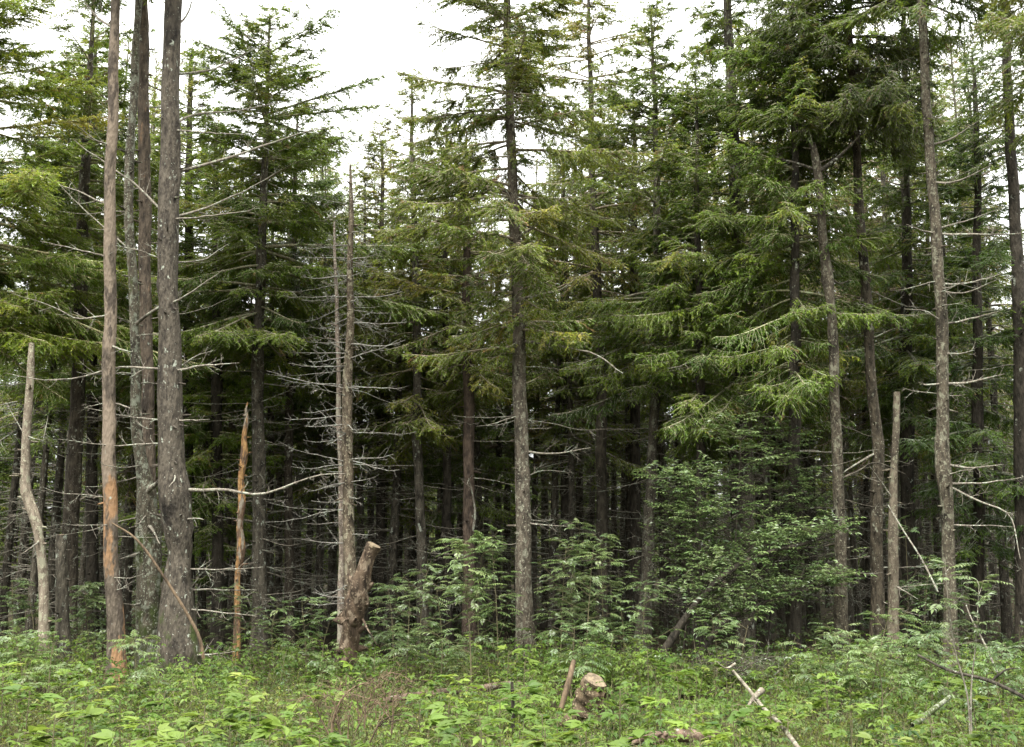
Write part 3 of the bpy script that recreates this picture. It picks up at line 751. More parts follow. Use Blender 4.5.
hero("broken_spruce", "bent grey spruce trunk snapped below its top, two crooked limbs forking near the break", "dead tree",
     [(842, 650, 13), (841, 560, 12), (838, 470, 11), (834, 390, 10), (831, 310, 9), (828, 278, 11), (824, 250, 9), (821, 205, 8), (817, 165, 9), (813, 143, 6)], 17.4, 'bark_grey', 45, 'dead trees and snags', stubs=22, trunk_col=(.62, .58, .53), cap=1, dead_mat='bark',
     branches=[([(820, 172), (830, 165), (850, 148), (868, 128)], 7, -.5, 4), ([(819, 170), (800, 165), (780, 160), (764, 152)], 5, .4, 4), ([(838, 480), (860, 470), (877, 463), (905, 475)], 4, -.5, 4),
               ([(841, 525), (848, 530), (854, 536)], 4, -.4, 1), ([(830, 276), (840, 283), (852, 278)], 4, .3, 1)], dead=[(1.0, 4.5, 12, .4, 1.3, .010, 5)])
hero("spruce_tree", "curving spruce trunk beside the bent broken one, topped by a dark dense tuft", "tree",
     [(877, 650, 15), (877, 580, 13), (876, 500, 12), (878, 450, 12), (873, 395, 10), (867, 300, 10), (861, 230, 9), (854, 120, 8), (850, 60, 8), (848, 0, 7)], 18, 'bark', 46, stubs=24, trunk_col=(.72, .68, .62), tip=13.6,
     crown_kw=dict(px=(135, None, 92), dens=1.0, droop=.9, bottom=1.0, prof=.35, per_m=46, twig=.045), crown_col=(.72, .7, .66), dead=[(1.0, 7.5, 16, .4, 1.3, .010, 5)],
     branches=[([(872, 452), (850, 468), (838, 478)], 4, -.6, 1), ([(876, 340), (890, 330), (905, 325)], 3, -.4, 3)])
hero("dead_snag", "lichened dead pole ending in a blunt stub, between the curving and lichened trunks", "dead tree",
     [(894, 650, 11), (893, 560, 10), (893, 500, 8), (895, 440, 7), (896, 392, 6)], 17.6, 'deadwood', 47, 'dead trees and snags', cap=1, stubs=20, amt=.1, trunk_col=(.42, .38, .32),
     branches=[([(893, 500), (880, 480), (868, 465)], 3, -.3, 3), ([(893, 585), (905, 592), (918, 600)], 3, -.4, 3)])
hero("spruce_tree", "lichen-spotted grey spruce trunk with bare pale limbs, a knot at breast height", "tree",
     [(951, 655, 14), (950, 600, 12.5), (948, 520, 12), (945, 470, 16), (944, 440, 12.5), (941, 330, 11.5), (936, 240, 10.5), (930, 160, 9.5), (926, 80, 9), (922, 0, 8)], 16.6, 'bark_grey', 48, stubs=36, amt=.07, tip=13.4, trunk_col=(.74, .7, .64),
     crown_kw=dict(px=(25, None, 90), dens=.9, droop=.5, yellow=.1), crown_col=(1, 1.05, .95),
     branches=[([(936, 234), (960, 235), (990, 234), (1040, 231)], 4, -.6, 8), ([(936, 234), (922, 230), (907, 224)], 3, -.3, 2), ([(934, 145), (955, 138), (981, 121)], 4, .5, 4), ([(934, 183), (955, 182), (990, 166)], 4, -.5, 6),
               ([(938, 229), (965, 222), (1010, 205)], 3, .7, 6), ([(943, 284), (970, 282), (1003, 272)], 4, .6, 6), ([(943, 291), (965, 293), (1000, 280)], 3, -.6, 5), ([(943, 324), (970, 318), (1003, 309)], 4, .3, 6),
               ([(940, 322), (925, 312), (903, 310)], 3, -.4, 3), ([(944, 384), (970, 382), (1006, 374)], 5, -.5, 7), ([(943, 384), (925, 385), (922, 382)], 4, -.4, 2), ([(946, 464), (975, 468), (1006, 464)], 5, -.6, 6),
               ([(948, 483), (985, 481), (1028, 474)], 4, .4, 7), ([(950, 484), (980, 500), (1012, 515), (1022, 560)], 4, -.7, 5), ([(950, 525), (985, 526), (1015, 528)], 3, -.5, 5), ([(942, 353), (960, 354), (975, 350)], 4, -.4, 4)],
     dead=[(1.2, 9, 12, .3, 1.0, .010, 5)])
hero("spruce_tree", "dark spruce trunk at the wood's flank past the lichen-spotted trunk", "tree",
     [(1024, 650, 16), (1022, 460, 14), (1018, 300, 12), (1011, 140, 10), (1004, 0, 7)], 19.5, 'bark_dark', 49, tip=13.5, crown_kw=dict(px=(140, None, 80), dens=.8), crown_col=(.95, 1, .92), dead=[(1, 6, 14, .5, 1.4, .01, 5)])
hero("spruce_tree", "yellow-green spruce with hanging boughs reaching in above the lichen-spotted trunk's limbs", "tree",
     [(1066, 650, 18), (1066, 300, 14), (1062, 40, 9)], 15.6, 'bark', 50, tip=13, crown_kw=dict(px=(110, None, 95), dens=.9, droop=.7, yellow=.25, bias=(math.pi, .2), twig=.045), crown_col=(1.15, 1.1, .9))
hero("spruce_tree", "deep green spruce crown behind the lichen-spotted trunk, foliage almost to the floor", "tree",
     [(978, 640, 12), (978, 400, 11), (976, 120, 5)], 20.5, 'bark_dark', 51, crown_kw=dict(px=(560, 50, 88), dens=.9, droop=.6, bottom=.6), crown_col=(.85, 1.0, .85))
hero("spruce_tree", "dark spruce with layered boughs between the curving and the lichen-spotted trunks", "tree",
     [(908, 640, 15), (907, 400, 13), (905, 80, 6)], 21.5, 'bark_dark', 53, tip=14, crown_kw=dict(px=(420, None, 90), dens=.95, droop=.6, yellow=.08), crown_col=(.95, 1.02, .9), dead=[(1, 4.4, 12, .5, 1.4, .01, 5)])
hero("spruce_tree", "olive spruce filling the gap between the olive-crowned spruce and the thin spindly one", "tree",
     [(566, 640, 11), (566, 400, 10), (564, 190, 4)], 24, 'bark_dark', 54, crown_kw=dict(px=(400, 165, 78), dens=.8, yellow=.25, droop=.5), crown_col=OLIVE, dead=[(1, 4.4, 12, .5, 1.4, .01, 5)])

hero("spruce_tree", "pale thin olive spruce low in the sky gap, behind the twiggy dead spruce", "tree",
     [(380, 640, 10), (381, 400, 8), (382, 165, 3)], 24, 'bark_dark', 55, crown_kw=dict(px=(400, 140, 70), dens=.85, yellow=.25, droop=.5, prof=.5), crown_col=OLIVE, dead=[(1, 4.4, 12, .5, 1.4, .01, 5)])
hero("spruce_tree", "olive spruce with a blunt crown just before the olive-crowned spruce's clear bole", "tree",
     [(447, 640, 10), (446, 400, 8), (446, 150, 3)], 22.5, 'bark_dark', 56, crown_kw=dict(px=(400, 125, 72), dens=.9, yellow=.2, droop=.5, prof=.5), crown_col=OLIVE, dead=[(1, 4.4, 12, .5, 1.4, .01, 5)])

# ------------------------------------------------------------------ shaded trees further in: six kinds, copied one by one
def filler_proto(seed, H, z0, R, **kw):
    rng = np.random.default_rng(seed)
    n = 60
    zz = np.linspace(-.05, H, n)
    axis = np.stack([.05 * np.sin(zz * .5 + seed), .05 * np.sin(zz * .37 + 2 * seed), zz], 1)
    rad = .105 * (1 - zz / H) ** .75 + .006
    mt = MB(); trunk_mesh(mt, rng, axis, rad, 9, .05, .4, False, 14)
    mc = MB(); crown(mc, rng, H, z0, R, axis=axis, twig=.07, per_m=13, **kw)
    md = MB(); dead_set(md, rng, axis, rad, .7, z0 + 1.2, 66, .5, 1.7, .011, 5)
    return mt.mesh("trunk", [M['bark'], M['cutwood']]), mc.mesh("crown", NEED), md.mesh("dead_twigs", [M['twig']])

PROTO = [filler_proto(101, 13, 4.4, 1.6, dens=.65), filler_proto(102, 12, 3.8, 1.4, dens=.7, droop=.6), filler_proto(103, 13.5, 5.0, 1.5, dens=.65, yellow=.15, gaps=.4),
         filler_proto(104, 11.5, 3.2, 1.7, dens=.9, droop=.65), filler_proto(105, 14, 4.8, 1.6, dens=.65, droop=.45), filler_proto(106, 12.5, 4.2, 1.6, dens=.7, yellow=.2)]

LM = [(25, "pale crooked snag"), (113, "tan peeled trunk"), (176, "thick burled trunk"), (259, "ragged pointed spruce"), (349, "bare twiggy dead spruce"), (422, "yellowing spindly-topped spruce"),
      (523, "olive-crowned spruce"), (602, "thin spindly spruce"), (650, "slender leaning spruce"), (745, "broad hanging-boughed spruce"), (841, "bent broken trunk"), (877, "curving tuft-topped trunk"), (949, "lichen-spotted trunk")]
ORD = ["first", "second", "third", "fourth", "fifth", "sixth", "seventh", "eighth", "ninth", "tenth", "eleventh", "twelfth", "thirteenth", "fourteenth"]
fill = [(6, 24), (20, 28), (50, 26), (60, 31), (100, 27), (128, 24), (140, 33), (204, 27), (232, 29), (276, 27), (306, 25), (318, 31), (330, 27), (372, 29), (385, 25), (398, 27), (408, 34),
        (436, 30), (444, 25), (453, 27), (485, 31), (497, 26), (545, 29), (556, 33), (578, 27), (590, 31), (616, 28), (624, 33), (668, 30), (684, 26), (714, 30), (728, 34), (761, 28), (772, 24), (789, 30),
        (803, 25), (816, 29), (828, 34), (856, 26), (864, 31), (886, 29), (921, 25), (930, 31), (960, 29), (986, 26), (998, 31), (1008, 24), (1018, 34),
        (34, 23), (82, 29), (118, 30), (224, 25), (246, 31), (268, 24), (298, 30), (322, 24), (362, 24), (378, 32), (392, 23), (414, 27), (460, 29), (478, 24), (508, 28), (534, 25), (552, 24), (572, 23), (608, 30), (630, 26), (662, 25), (676, 34), (694, 24),
        (706, 27), (736, 25), (752, 31), (780, 27), (796, 33), (810, 27), (848, 23), (870, 27), (898, 24), (914, 28), (940, 25), (972, 24), (992, 33)]
fill.sort()
def skyline(px):
    return np.interp(px, [0, 130, 220, 300, 350, 400, 470, 520, 600, 680, 740, 1024], [60, 30, 120, 140, 185, 190, 180, 150, 120, 90, 30, 20])
counts = {}
rf = np.random.default_rng(5)
for i, (px, d) in enumerate(fill):
    j = max([k for k, (x, _) in enumerate(LM) if x <= px], default=-1)
    counts[j] = counts.get(j, 0) + 1
    o_ = ORD[counts[j] - 1]
    b_ = P(px, 600, d); x, y = b_[0], b_[1]
    kind = int(rf.integers(0, 6))
    ph = [13, 12, 13.5, 11.5, 14, 12.5][kind]
    Ht = P(px, skyline(px) + rf.uniform(-15, 45), d)[2]
    Ht = min(max(Ht, 9.5), 17)
    s = Ht / ph
    slim = 'slim' if s < 1 else 'stout'
    if j < 0:
        lab = f"shaded inner spruce, {o_} before the {LM[0][1]} at the wood edge"
    elif j == len(LM) - 1:
        lab = f"shaded inner spruce, {o_} past the {LM[j][1]} at the flank"
    else:
        lab = f"shaded inner spruce, {o_} past the {LM[j][1]} toward the {LM[j + 1][1]}"
    root = empty("spruce_tree", (x, y, float(gh(x, y))), lab, "tree", "shaded spruces deep in the wood")
    root.rotation_euler = (rf.normal(0, .012), rf.normal(0, .012), rf.uniform(0, 6.28))
    th = rf.uniform(.7, 1.15)
    root.scale = (th, th, s)
    g = rf.uniform(1.0, 1.35)
    for nm, me in zip(("trunk", "crown", "dead_twigs"), PROTO[kind]):
        c = bpy.data.objects.new(nm, me); COL.objects.link(c); c.parent = root
        c.color = (g * rf.uniform(.95, 1.2), g, g * rf.uniform(.85, 1.05), 1) if nm == "crown" else (rf.uniform(.8, 1.2),) * 3 + (1,)
        if nm == "dead_twigs": c['kind'] = 'stuff'

# ------------------------------------------------------------------ the wood beyond, which reads as one mass
rw = np.random.default_rng(77)
coarse = []
for k in range(4):
    mb = MB()
    H = 13 + k * .6
    zz = np.linspace(0, H, 24); ax = np.stack([.06 * np.sin(zz * .4 + k), .06 * np.cos(zz * .5 + k), zz], 1)
    tubes(mb, ax[None], (.12 * (1 - zz / H) ** .8 + .008)[None], 7, 1, .4)
    crown(mb, rw, H, (.5, 1.6, 2.6, 3.4)[k], 1.9, dens=.75, twig=.14, per_m=11, droop=.55, tmat=0, wmat=1, wide=1.15)
    for _ in range(22):
        z = rw.uniform(.6, 4.5)
        limb(mb, rw, rand_limb_pts(rw, np.array([0, 0, z]), rw.uniform(0, 6.28), rw.uniform(.6, 1.7), 0, .28, .26), .010, 0, mat=2, n=6, k=3)
    coarse.append(mb.arrays())
mb = MB()
spots = []
tries = 0
while len(spots) < 215 and tries < 9000:
    tries += 1
    y = rw.uniform(17, 66); x = rw.uniform(-.72 * y - 4, .72 * y + 4)
    if y < 35 and abs(x) < .50 * y + 1.5: continue
    if any((x - a) ** 2 + (y - b) ** 2 < 2.2 for a, b in spots): continue
    spots.append((x, y))
    k = rw.integers(0, 4) if y < 42 else rw.integers(0, 2); s = rw.uniform(.8, 1.1)
    pxx = 512 + x / y * F_PX * .98
    hmax = P(pxx, skyline(pxx) + 135 + 50 * math.exp(-((pxx - 590) / 130) ** 2), y)[2]
    sz = min(s, hmax / 13.5)
    mb.add_arrays(coarse[k], rw.uniform(0, 6.28), (s, s, sz), (x, y, float(gh(x, y))))
for x in np.arange(-75, 75.1, 1.7):                 # the wood's far rim, young and leafy to the ground
    y = rw.uniform(68, 78); s = rw.uniform(.75, 1.0)
    mb.add_arrays(coarse[0], rw.uniform(0, 6.28), (s * 1.1, s * 1.1, s * .8), (x + rw.normal(0, .5), y, float(gh(x, y)) - .3))
far = mb.build("distant_spruce_wood", [M['needle'], M['bark_dark'], M['twig']])
tag(far, "dark spruce wood massed behind all the single trees", "wood", kind='stuff')

# ------------------------------------------------------------------ broadleaf saplings and bushes
def sapling(name, label, cat, stems, leaf_n, leaf_l, pairs, seed, group=None, mat='rowan', col=(1, 1, 1), lr=.30, wr=.36, spread=.35, r0=.012, stem_mat='stem', low=.25, simple=False, droop=.3):
    """Stems as (list of (px,py), depth) from the foot up; pinnate leaves on short side shoots."""
    rng = np.random.default_rng(seed); leaf_n = int(leaf_n * 1.7)
    first = P(*stems[0][0][0], stems[0][1])
    base = np.array([first[0], first[1], float(gh(first[0], first[1]))])
    root = empty(name, base, label, cat, group)
    ps, dirs = [], []
    for pts, d, *rr0 in stems:
        r0_ = rr0[0] if rr0 else r0
        w = np.array([P(a, b, d) for a, b in pts]); w[0, 2] = float(gh(w[0, 0], w[0, 1])) - .03
        w = w - base
        path, _ = resample(w, np.ones(len(w)), 18)
        mbs = MB(); tubes(mbs, path[None], (r0_ * np.linspace(1, .25, 18))[None], 6, 0, .5)
        # side shoots
        ns = max(4, int(leaf_n / len(stems) / 5))
        i = rng.integers(int(18 * low), 18, ns)
        az = rng.uniform(0, 6.28, ns); L = spread * rng.uniform(.3, 1.1, ns) * (1.15 - i / 22)
        dd = unit(np.stack([np.cos(az), np.sin(az), rng.uniform(.1, .8, ns)], 1))
        s = np.linspace(0, 1, 5)
        pa = path[i][:, None] + dd[:, None] * (L[:, None] * s)[..., None] + np.array([0, 0, .15]) * (L[:, None] * s ** 2)[..., None]
        tubes(mbs, pa, (r0 * .35) * np.broadcast_to(np.linspace(1, .4, 5), (ns, 5)), 3, 0, .5)
        mbs.build("stem", [M[stem_mat]], root)
        per = max(2, int(round(leaf_n / len(stems) / ns)))
        for q in range(per):
            u = rng.uniform(.25, 1, ns); f = u * 4; a = np.minimum(f.astype(int), 3); fr = (f - a)[:, None]
            ar = np.arange(ns)
            ps.append(pa[ar, a] * (1 - fr) + pa[ar, a + 1] * fr)
            an = rng.uniform(0, 6.28, ns)
            dirs.append(unit(dd * .6 + np.stack([np.cos(an), np.sin(an), rng.uniform(-.15, .45, ns)], 1)))
    p = np.concatenate(ps); d_ = np.concatenate(dirs)
    mbl = MB()
    pinnate(mbl, rng, p, d_, leaf_l * rng.uniform(.65, 1.15, len(p)), pairs, lr, wr, 0, np.clip(rng.normal(.5, .2, len(p)), 0, 1), droop, stem_mat=1, simple=simple)
    o = mbl.build("foliage", [M[mat], M['stem']], root); o.color = (*col, 1)
    return root

GR = "rowan saplings in the undergrowth"
sapling("rowan_sapling", "slim rowan sapling with pale feathery leaves in front of the brown splintered bole", "sapling", [([(472, 690), (470, 640), (466, 590), (463, 545)], 14.2)], 90, .24, 6, 201, GR, spread=.75, col=(1.1, 1.1, 1.05))
sapling("rowan_sapling", "bushy rowan clump at the foot of the yellowing spindly-topped spruce", "sapling", [([(405, 680), (408, 640), (410, 590)], 14.8), ([(440, 680), (442, 640), (436, 585)], 14.8), ([(425, 680), (420, 630), (428, 560)], 15.4)], 170, .22, 6, 202, GR, spread=.6)
sapling("rowan_sapling", "rowan sapling pressed close beside the olive-crowned spruce's clear bole", "sapling", [([(498, 670), (497, 620), (494, 570), (490, 540)], 16), ([(480, 670), (478, 600), (482, 555)], 16.2)], 110, .22, 6, 203, GR, spread=.6, col=(1.05, 1.08, 1))
sapling("rowan_sapling", "wide rowan thicket between the olive-crowned spruce and the slender leaning spruce", "sapling",
        [([(560, 670), (562, 610), (566, 545)], 16.4), ([(585, 672), (588, 620), (592, 560)], 16), ([(605, 670), (603, 620), (600, 540)], 17), ([(575, 670), (572, 590), (580, 530)], 17)], 260, .24, 6, 204, GR, spread=.7)
sapling("rowan_sapling", "low rowan with bluish leaves just past the rowan thicket", "sapling", [([(570, 690), (573, 655), (575, 625)], 14), ([(590, 690), (593, 660), (600, 630)], 14.2)], 80, .22, 6, 205, GR, spread=.55, col=(1, 1.08, 1.08))
sapling("rowan_sapling", "leafy rowan behind the cut leaning stub", "sapling", [([(395, 665), (392, 620), (388, 585)], 17), ([(365, 665), (375, 620), (380, 600)], 17.4)], 80, .2, 5, 206, GR, spread=.55, col=(.9, .95, .95))
sapling("rowan_sapling", "small rowan under the raw orange snag", "sapling", [([(235, 670), (236, 630), (232, 590)], 17), ([(275, 670), (272, 630), (278, 605)], 17)], 90, .2, 5, 207, GR, spread=.6)
sapling("rowan_sapling", "broadleaf seedling bush between the short broken stub and the tan peeled trunk", "sapling", [([(90, 670), (88, 630), (85, 590)], 17.4), ([(72, 670), (78, 640), (95, 600)], 17.4)], 100, .2, 4, 208, GR, spread=.6, lr=.36, wr=.5)
sapling("rowan_sapling", "twiggy green sapling at the foot of the pale crooked snag", "sapling", [([(15, 670), (13, 630), (12, 580)], 17), ([(35, 668), (34, 630), (28, 590)], 17)], 60, .2, 4, 209, GR, spread=.5, lr=.36, wr=.5)
sapling("elder_bush", "big leafy elder bush arching over two long bowed stems under hanging boughs", "bush",
        [([(648, 652), (690, 612), (728, 572), (770, 552), (800, 545), (832, 535)], 16.7, .075), ([(684, 655), (720, 626), (760, 605), (800, 592), (835, 582)], 16.5, .06), ([(680, 650), (692, 570), (700, 475)], 17.4), ([(725, 650), (735, 550), (742, 425)], 17.2), ([(765, 650), (775, 550), (790, 440)], 17.6), ([(700, 650), (700, 560), (672, 480)], 17.6), ([(790, 650), (800, 560), (815, 490)], 18.0)],
        1250, .25, 3, 210, None, spread=1.3, lr=.36, wr=.48, r0=.018, col=(1.02, 1.06, 1.08), low=.3, droop=.12, stem_mat='bark_dark')
sapling("rowan_sapling", "rowan with a forked bare stem in front of the lichen-spotted trunk", "sapling", [([(969, 745), (968, 700), (955, 650), (948, 600), (945, 560)], 10.5), ([(971, 745), (971, 695), (976, 640), (979, 585)], 10.5)], 44, .22, 6, 211, GR, spread=.5, r0=.011, low=.6, stem_mat='twig')
sapling("rowan_sapling", "rowan bush with pale leaf sprays under the curving trunk", "sapling", [([(835, 720), (836, 680), (832, 630)], 13.2), ([(815, 720), (822, 680), (815, 640)], 13.2), ([(850, 720), (846, 690), (850, 640)], 13.5)], 130, .22, 6, 212, GR, spread=.55, col=(1.1, 1.1, 1.05))
sapling("rowan_sapling", "light green rowan sprays reaching out before the lichened dead pole", "sapling", [([(868, 720), (876, 670), (886, 625), (890, 605)], 13.6), ([(905, 720), (900, 680), (905, 650)], 13.6)], 80, .23, 6, 213, GR, spread=.65, col=(1.1, 1.15, 1.0))
sapling("rowan_sapling", "shaded elder seedling between the curving trunk and the lichen-spotted trunk", "sapling", [([(905, 665), (908, 600), (905, 520)], 18.4), ([(925, 665), (925, 610), (930, 560)], 18.4)], 80, .24, 4, 214, GR, spread=.6, lr=.36, wr=.45, col=(.75, .85, .75))
sapling("rowan_sapling", "rowan seedling at the outer flank past the forked bare stem", "sapling", [([(1005, 720), (1003, 690), (1008, 650)], 12.5), ([(990, 720), (988, 690), (985, 665)], 12.5)], 70, .22, 6, 215, GR, spread=.5, col=(.9, 1, .95))

for k_, (lab_, st_, n_, sd_, c_) in enumerate([
    ("wispy rowan seedling at the slender leaning spruce's foot", [([(640, 680), (642, 640), (646, 585)], 16), ([(622, 680), (624, 640), (620, 600)], 16.2)], 70, 216, (1.05, 1.1, 1.05)),
    ("rowan seedling below the elder bush's bowed stems", [([(715, 690), (717, 655), (712, 620)], 14.6), ([(740, 690), (742, 655), (748, 625)], 14.8)], 70, 217, (1, 1.05, 1)),
    ("rowan tuft before the lichen-spotted trunk's foot", [([(930, 720), (932, 680), (926, 640)], 13), ([(945, 720), (946, 690), (955, 655)], 13)], 70, 218, (1.05, 1.1, 1.05)),
    ("rowan seedling between the raw orange snag and the cut leaning stub", [([(305, 690), (306, 650), (302, 605)], 15.5), ([(325, 690), (323, 650), (330, 620)], 15.5)], 70, 219, (1, 1.06, 1)),
    ("bright seedling before the mossy bole's foot", [([(135, 700), (136, 670), (131, 640)], 12.6)], 34, 220, (1.15, 1.15, .95)),
    ("pale seedling before the pale crooked snag's foot", [([(48, 705), (50, 670), (54, 635)], 12.4), ([(20, 705), (22, 675), (16, 640)], 12.6)], 60, 221, (1.1, 1.12, 1)),
    ("tall rowan shoot alone past the curving trunk's rowan bush", [([(880, 735), (882, 690), (874, 655)], 11)], 30, 222, (1.1, 1.15, 1.05))]):
    sapling("rowan_sapling", lab_, "sapling", st_, n_, .22, 6, sd_, GR, spread=.6, col=c_)

# ------------------------------------------------------------------ ground cover
RB = np.random.default_rng(31)
def scatter(n, y0, y1, dens_fn=None, margin=1.5, half=.50):
    y = np.sqrt(RB.uniform(y0 ** 2, y1 ** 2, n)); x = RB.uniform(-1, 1, n) * (half * y + margin)
    if dens_fn is not None:
        k = RB.uniform(0, 1, n) < dens_fn(x, y); x, y = x[k], y[k]
    return x, y
def pn(x, y, f, ph):
    return .5 + .25 * np.sin(x * f + ph + 1.3 * np.sin(y * f * .7)) + .25 * np.sin(y * f * 1.1 - ph + np.sin(x * f * .6))

def bramble(x, y, hmin, hmax, nl, ll, seed, bright=.5):
    rng = np.random.default_rng(seed)
    N = len(x); z = gh(x, y)
    h = rng.uniform(hmin, hmax, N)
    base = np.stack([x, y, z - .02], 1)
    az = rng.uniform(0, 6.28, N); lean = rng.uniform(.05, .45, N)
    s = np.linspace(0, 1, 6)
    ld = np.stack([np.cos(az), np.sin(az), np.zeros(N)], 1)
    path = base[:, None] + np.array([0, 0, 1.0]) * (h[:, None] * (s - .12 * s ** 2))[..., None] + ld[:, None] * ((lean * h)[:, None] * s ** 2)[..., None]
    mb = MB(); tubes(mb, path, np.broadcast_to(np.linspace(.005, .002, 6), (N, 6)), 3, 1, .5)
    b = np.repeat(np.arange(N), nl); n = len(b)
    u = rng.uniform(.35, 1, n); f = u * 5; a = np.minimum(f.astype(int), 4); fr = (f - a)[:, None]
    p = path[b, a] * (1 - fr) + path[b, a + 1] * fr
    an = rng.uniform(0, 6.28, n)
    d = unit(np.stack([np.cos(an), np.sin(an), rng.uniform(.0, .7, n)], 1))
    L = ll * rng.uniform(.5, 1.35, n) * (.75 + .35 * (1 - u)) * rng.uniform(.7, 1.25, N)[b]
    t = np.clip(rng.normal(bright, .15, N)[b] + rng.normal(0, .09, n), 0, 1)
    # petiole carries the leaf outwards
    pinnate(mb, rng, p, d, L, 2, .46, .62, 0, t, .35, taper=.35, stem_mat=1, simple=False)
    return mb
x, y = scatter(3000, 4.6, 17.5, lambda x, y: np.clip(pn(x, y, 1.6, .7) * 2.0 - .4, .10, 1))
o = bramble(x, y, .28, .84, 10, .165, 41, .45).build("raspberry_undergrowth", [M['berry'], M['stem']])
tag(o, "knee-high bright green raspberry canes carpeting the clearing", "undergrowth", kind='stuff')
x, y = scatter(5200, 14, 48, lambda x, y: (.25 + .6 * pn(x, y, .8, 2.1)) * np.where(y < 27, 1, .6))
o = bramble(x, y, .25, .7, 6, .22, 42, .35).build("shaded_undergrowth", [M['rowan'], M['stem']])
tag(o, "shaded low leafy growth along the wood's dark floor", "undergrowth", kind='stuff')

# bilberry: small leaves on many fine stems
x, y = scatter(3600, 4.6, 16.5, lambda x, y: np.clip(pn(x, y, .9, 3.3) * 1.7 - .25 - .06 * np.maximum(x, 0) + .25 * np.exp(-((x + 2.6) / 1.6) ** 2), 0, 1))
N = len(x); rng = np.random.default_rng(43)
ns_ = 9
b = np.repeat(np.arange(N), ns_); n = len(b)
base = np.stack([x, y, gh(x, y) - .02], 1)[b] + np.concatenate([rng.normal(0, .09, (n, 2)), np.zeros((n, 1))], 1)
dirv = unit(np.concatenate([rng.normal(0, .32, (n, 2)), np.ones((n, 1))], 1)); h = rng.uniform(.2, .52, n) * rng.uniform(.7, 1.15, N)[b]
mb = MB()
pa = base[:, None] + dirv[:, None] * (h[:, None] * np.linspace(0, 1, 3))[..., None]
tubes(mb, pa, np.broadcast_to(np.array([.003, .0025, .0015]), (n, 3)), 3, 1, .5)
nl = 11
b3 = np.repeat(np.arange(n), nl); m = len(b3)
u = rng.uniform(.3, 1, m)
p = base[b3] + dirv[b3] * (h[b3] * u)[:, None]
an = rng.uniform(0, 6.28, m)
d = unit(np.stack([np.cos(an), np.sin(an), rng.uniform(.2, 1.1, m)], 1))
sd = unit(np.cross(d, np.array([0, 0, 1.0]) + rng.normal(0, .4, (m, 3))))
L = rng.uniform(.022, .04, m)
blades(mb, p, d, sd, L, L * .6, 0, np.clip(rng.normal(.5, .15, N)[b][b3] + rng.normal(0, .12, m), 0, 1))
o = mb.build("bilberry_undergrowth", [M['bilberry'], M['stem']])
tag(o, "low small-leaved bilberry mats between the raspberry canes", "undergrowth", kind='stuff')

# ferns
x, y = scatter(900, 5, 17, lambda x, y: np.clip(.12 + .16 * (x + 1) * pn(x, y, 1.0, 5.0) * 1.4, 0, 1))
N = len(x); rng = np.random.default_rng(44)
nf = 6
b = np.repeat(np.arange(N), nf); n = len(b)
base = np.stack([x, y, gh(x, y)], 1)[b]
an = rng.uniform(0, 6.28, n); d = unit(np.stack([np.cos(an), np.sin(an), rng.uniform(.7, 1.7, n)], 1))
L = rng.uniform(.32, .62, n)
mb = MB()
up = np.array([0, 0, 1.0]); sd = unit(np.cross(d, up))
t = np.clip(rng.normal(.5, .18, N)[b] + rng.normal(0, .06, n), 0, 1)
npn = 15
for q in range(npn):
    uq = .18 + .8 * q / (npn - 1)
    pp = base + d * (L * uq)[:, None] - up * (.55 * L * uq ** 2.2)[:, None]
    tn = unit(d - up * (1.2 * uq ** 1.2))
    nn = unit(np.cross(sd, tn))
    l = L * .36 * (1 - uq) ** .8 * (0.6 + .4 * min(1, q / 3)) + .015
    for sg in (-1, 1):
        dq = unit(sd * sg + tn * .35 - nn * .12 + rng.normal(0, .05, (n, 3)))
        # toothed pinna: a narrow blade with small lobes either side
        wv = unit(np.cross(dq, nn))
        blades(mb, pp, dq, wv, l, l * .2 + .006, 0, t)
        for lu in (.2, .4, .6, .78):
            for s3 in (-1, 1):
                blades(mb, pp + dq * (l * lu)[:, None], unit(wv * s3 + dq * .55), dq, l * .2 * (1.15 - lu), l * .09, 0, t + .03)
uu = np.linspace(0, 1, 6)
path = base[:, None] + d[:, None] * (L[:, None] * uu)[..., None] - up * (.55 * L[:, None] * uu ** 2.2)[..., None]
tubes(mb, path, np.broadcast_to(np.linspace(.004, .0015, 6), (n, 6)), 3, 1, .5)
o = mb.build("fern_undergrowth", [M['fern'], M['stem']])
tag(o, "arching green ferns spread among the raspberry canes", "undergrowth", kind='stuff')

# grass
x, y = scatter(12000, 4.6, 17, lambda x, y: .2 + .8 * pn(x, y, 1.4, 1.0))
N = len(x); rng = np.random.default_rng(45)
an = rng.uniform(0, 6.28, N); ld = np.stack([np.cos(an), np.sin(an), np.zeros(N)], 1); h = rng.uniform(.2, .5, N)
s = np.linspace(0, 1, 5)
path = np.stack([x, y, gh(x, y)], 1)[:, None] + up * (h[:, None] * (s - .25 * s ** 2))[..., None] + ld[:, None] * ((h * rng.uniform(.1, .6, N))[:, None] * s ** 2)[..., None]
w = np.linspace(1, .05, 5)[None, :, None] * rng.uniform(.003, .006, N)[:, None, None] * np.stack([-ld[:, 1], ld[:, 0], np.zeros(N)], 1)[:, None]
vv = np.stack([path - w, path + w], 2).reshape(-1, 3)
ix = np.arange(N * 10).reshape(N, 5, 2)
ff = np.stack([ix[:, :-1, 0], ix[:, :-1, 1], ix[:, 1:, 1], ix[:, 1:, 0]], -1).reshape(-1, 4)
mb = MB(); mb.add(vv, ff, 0, np.repeat(np.clip(rng.normal(.45, .25, N), 0, 1), 4))
o = mb.build("grass", [M['grass']])
tag(o, "thin grass blades and dry stalks rising through the clearing's growth", "grass", kind='stuff')

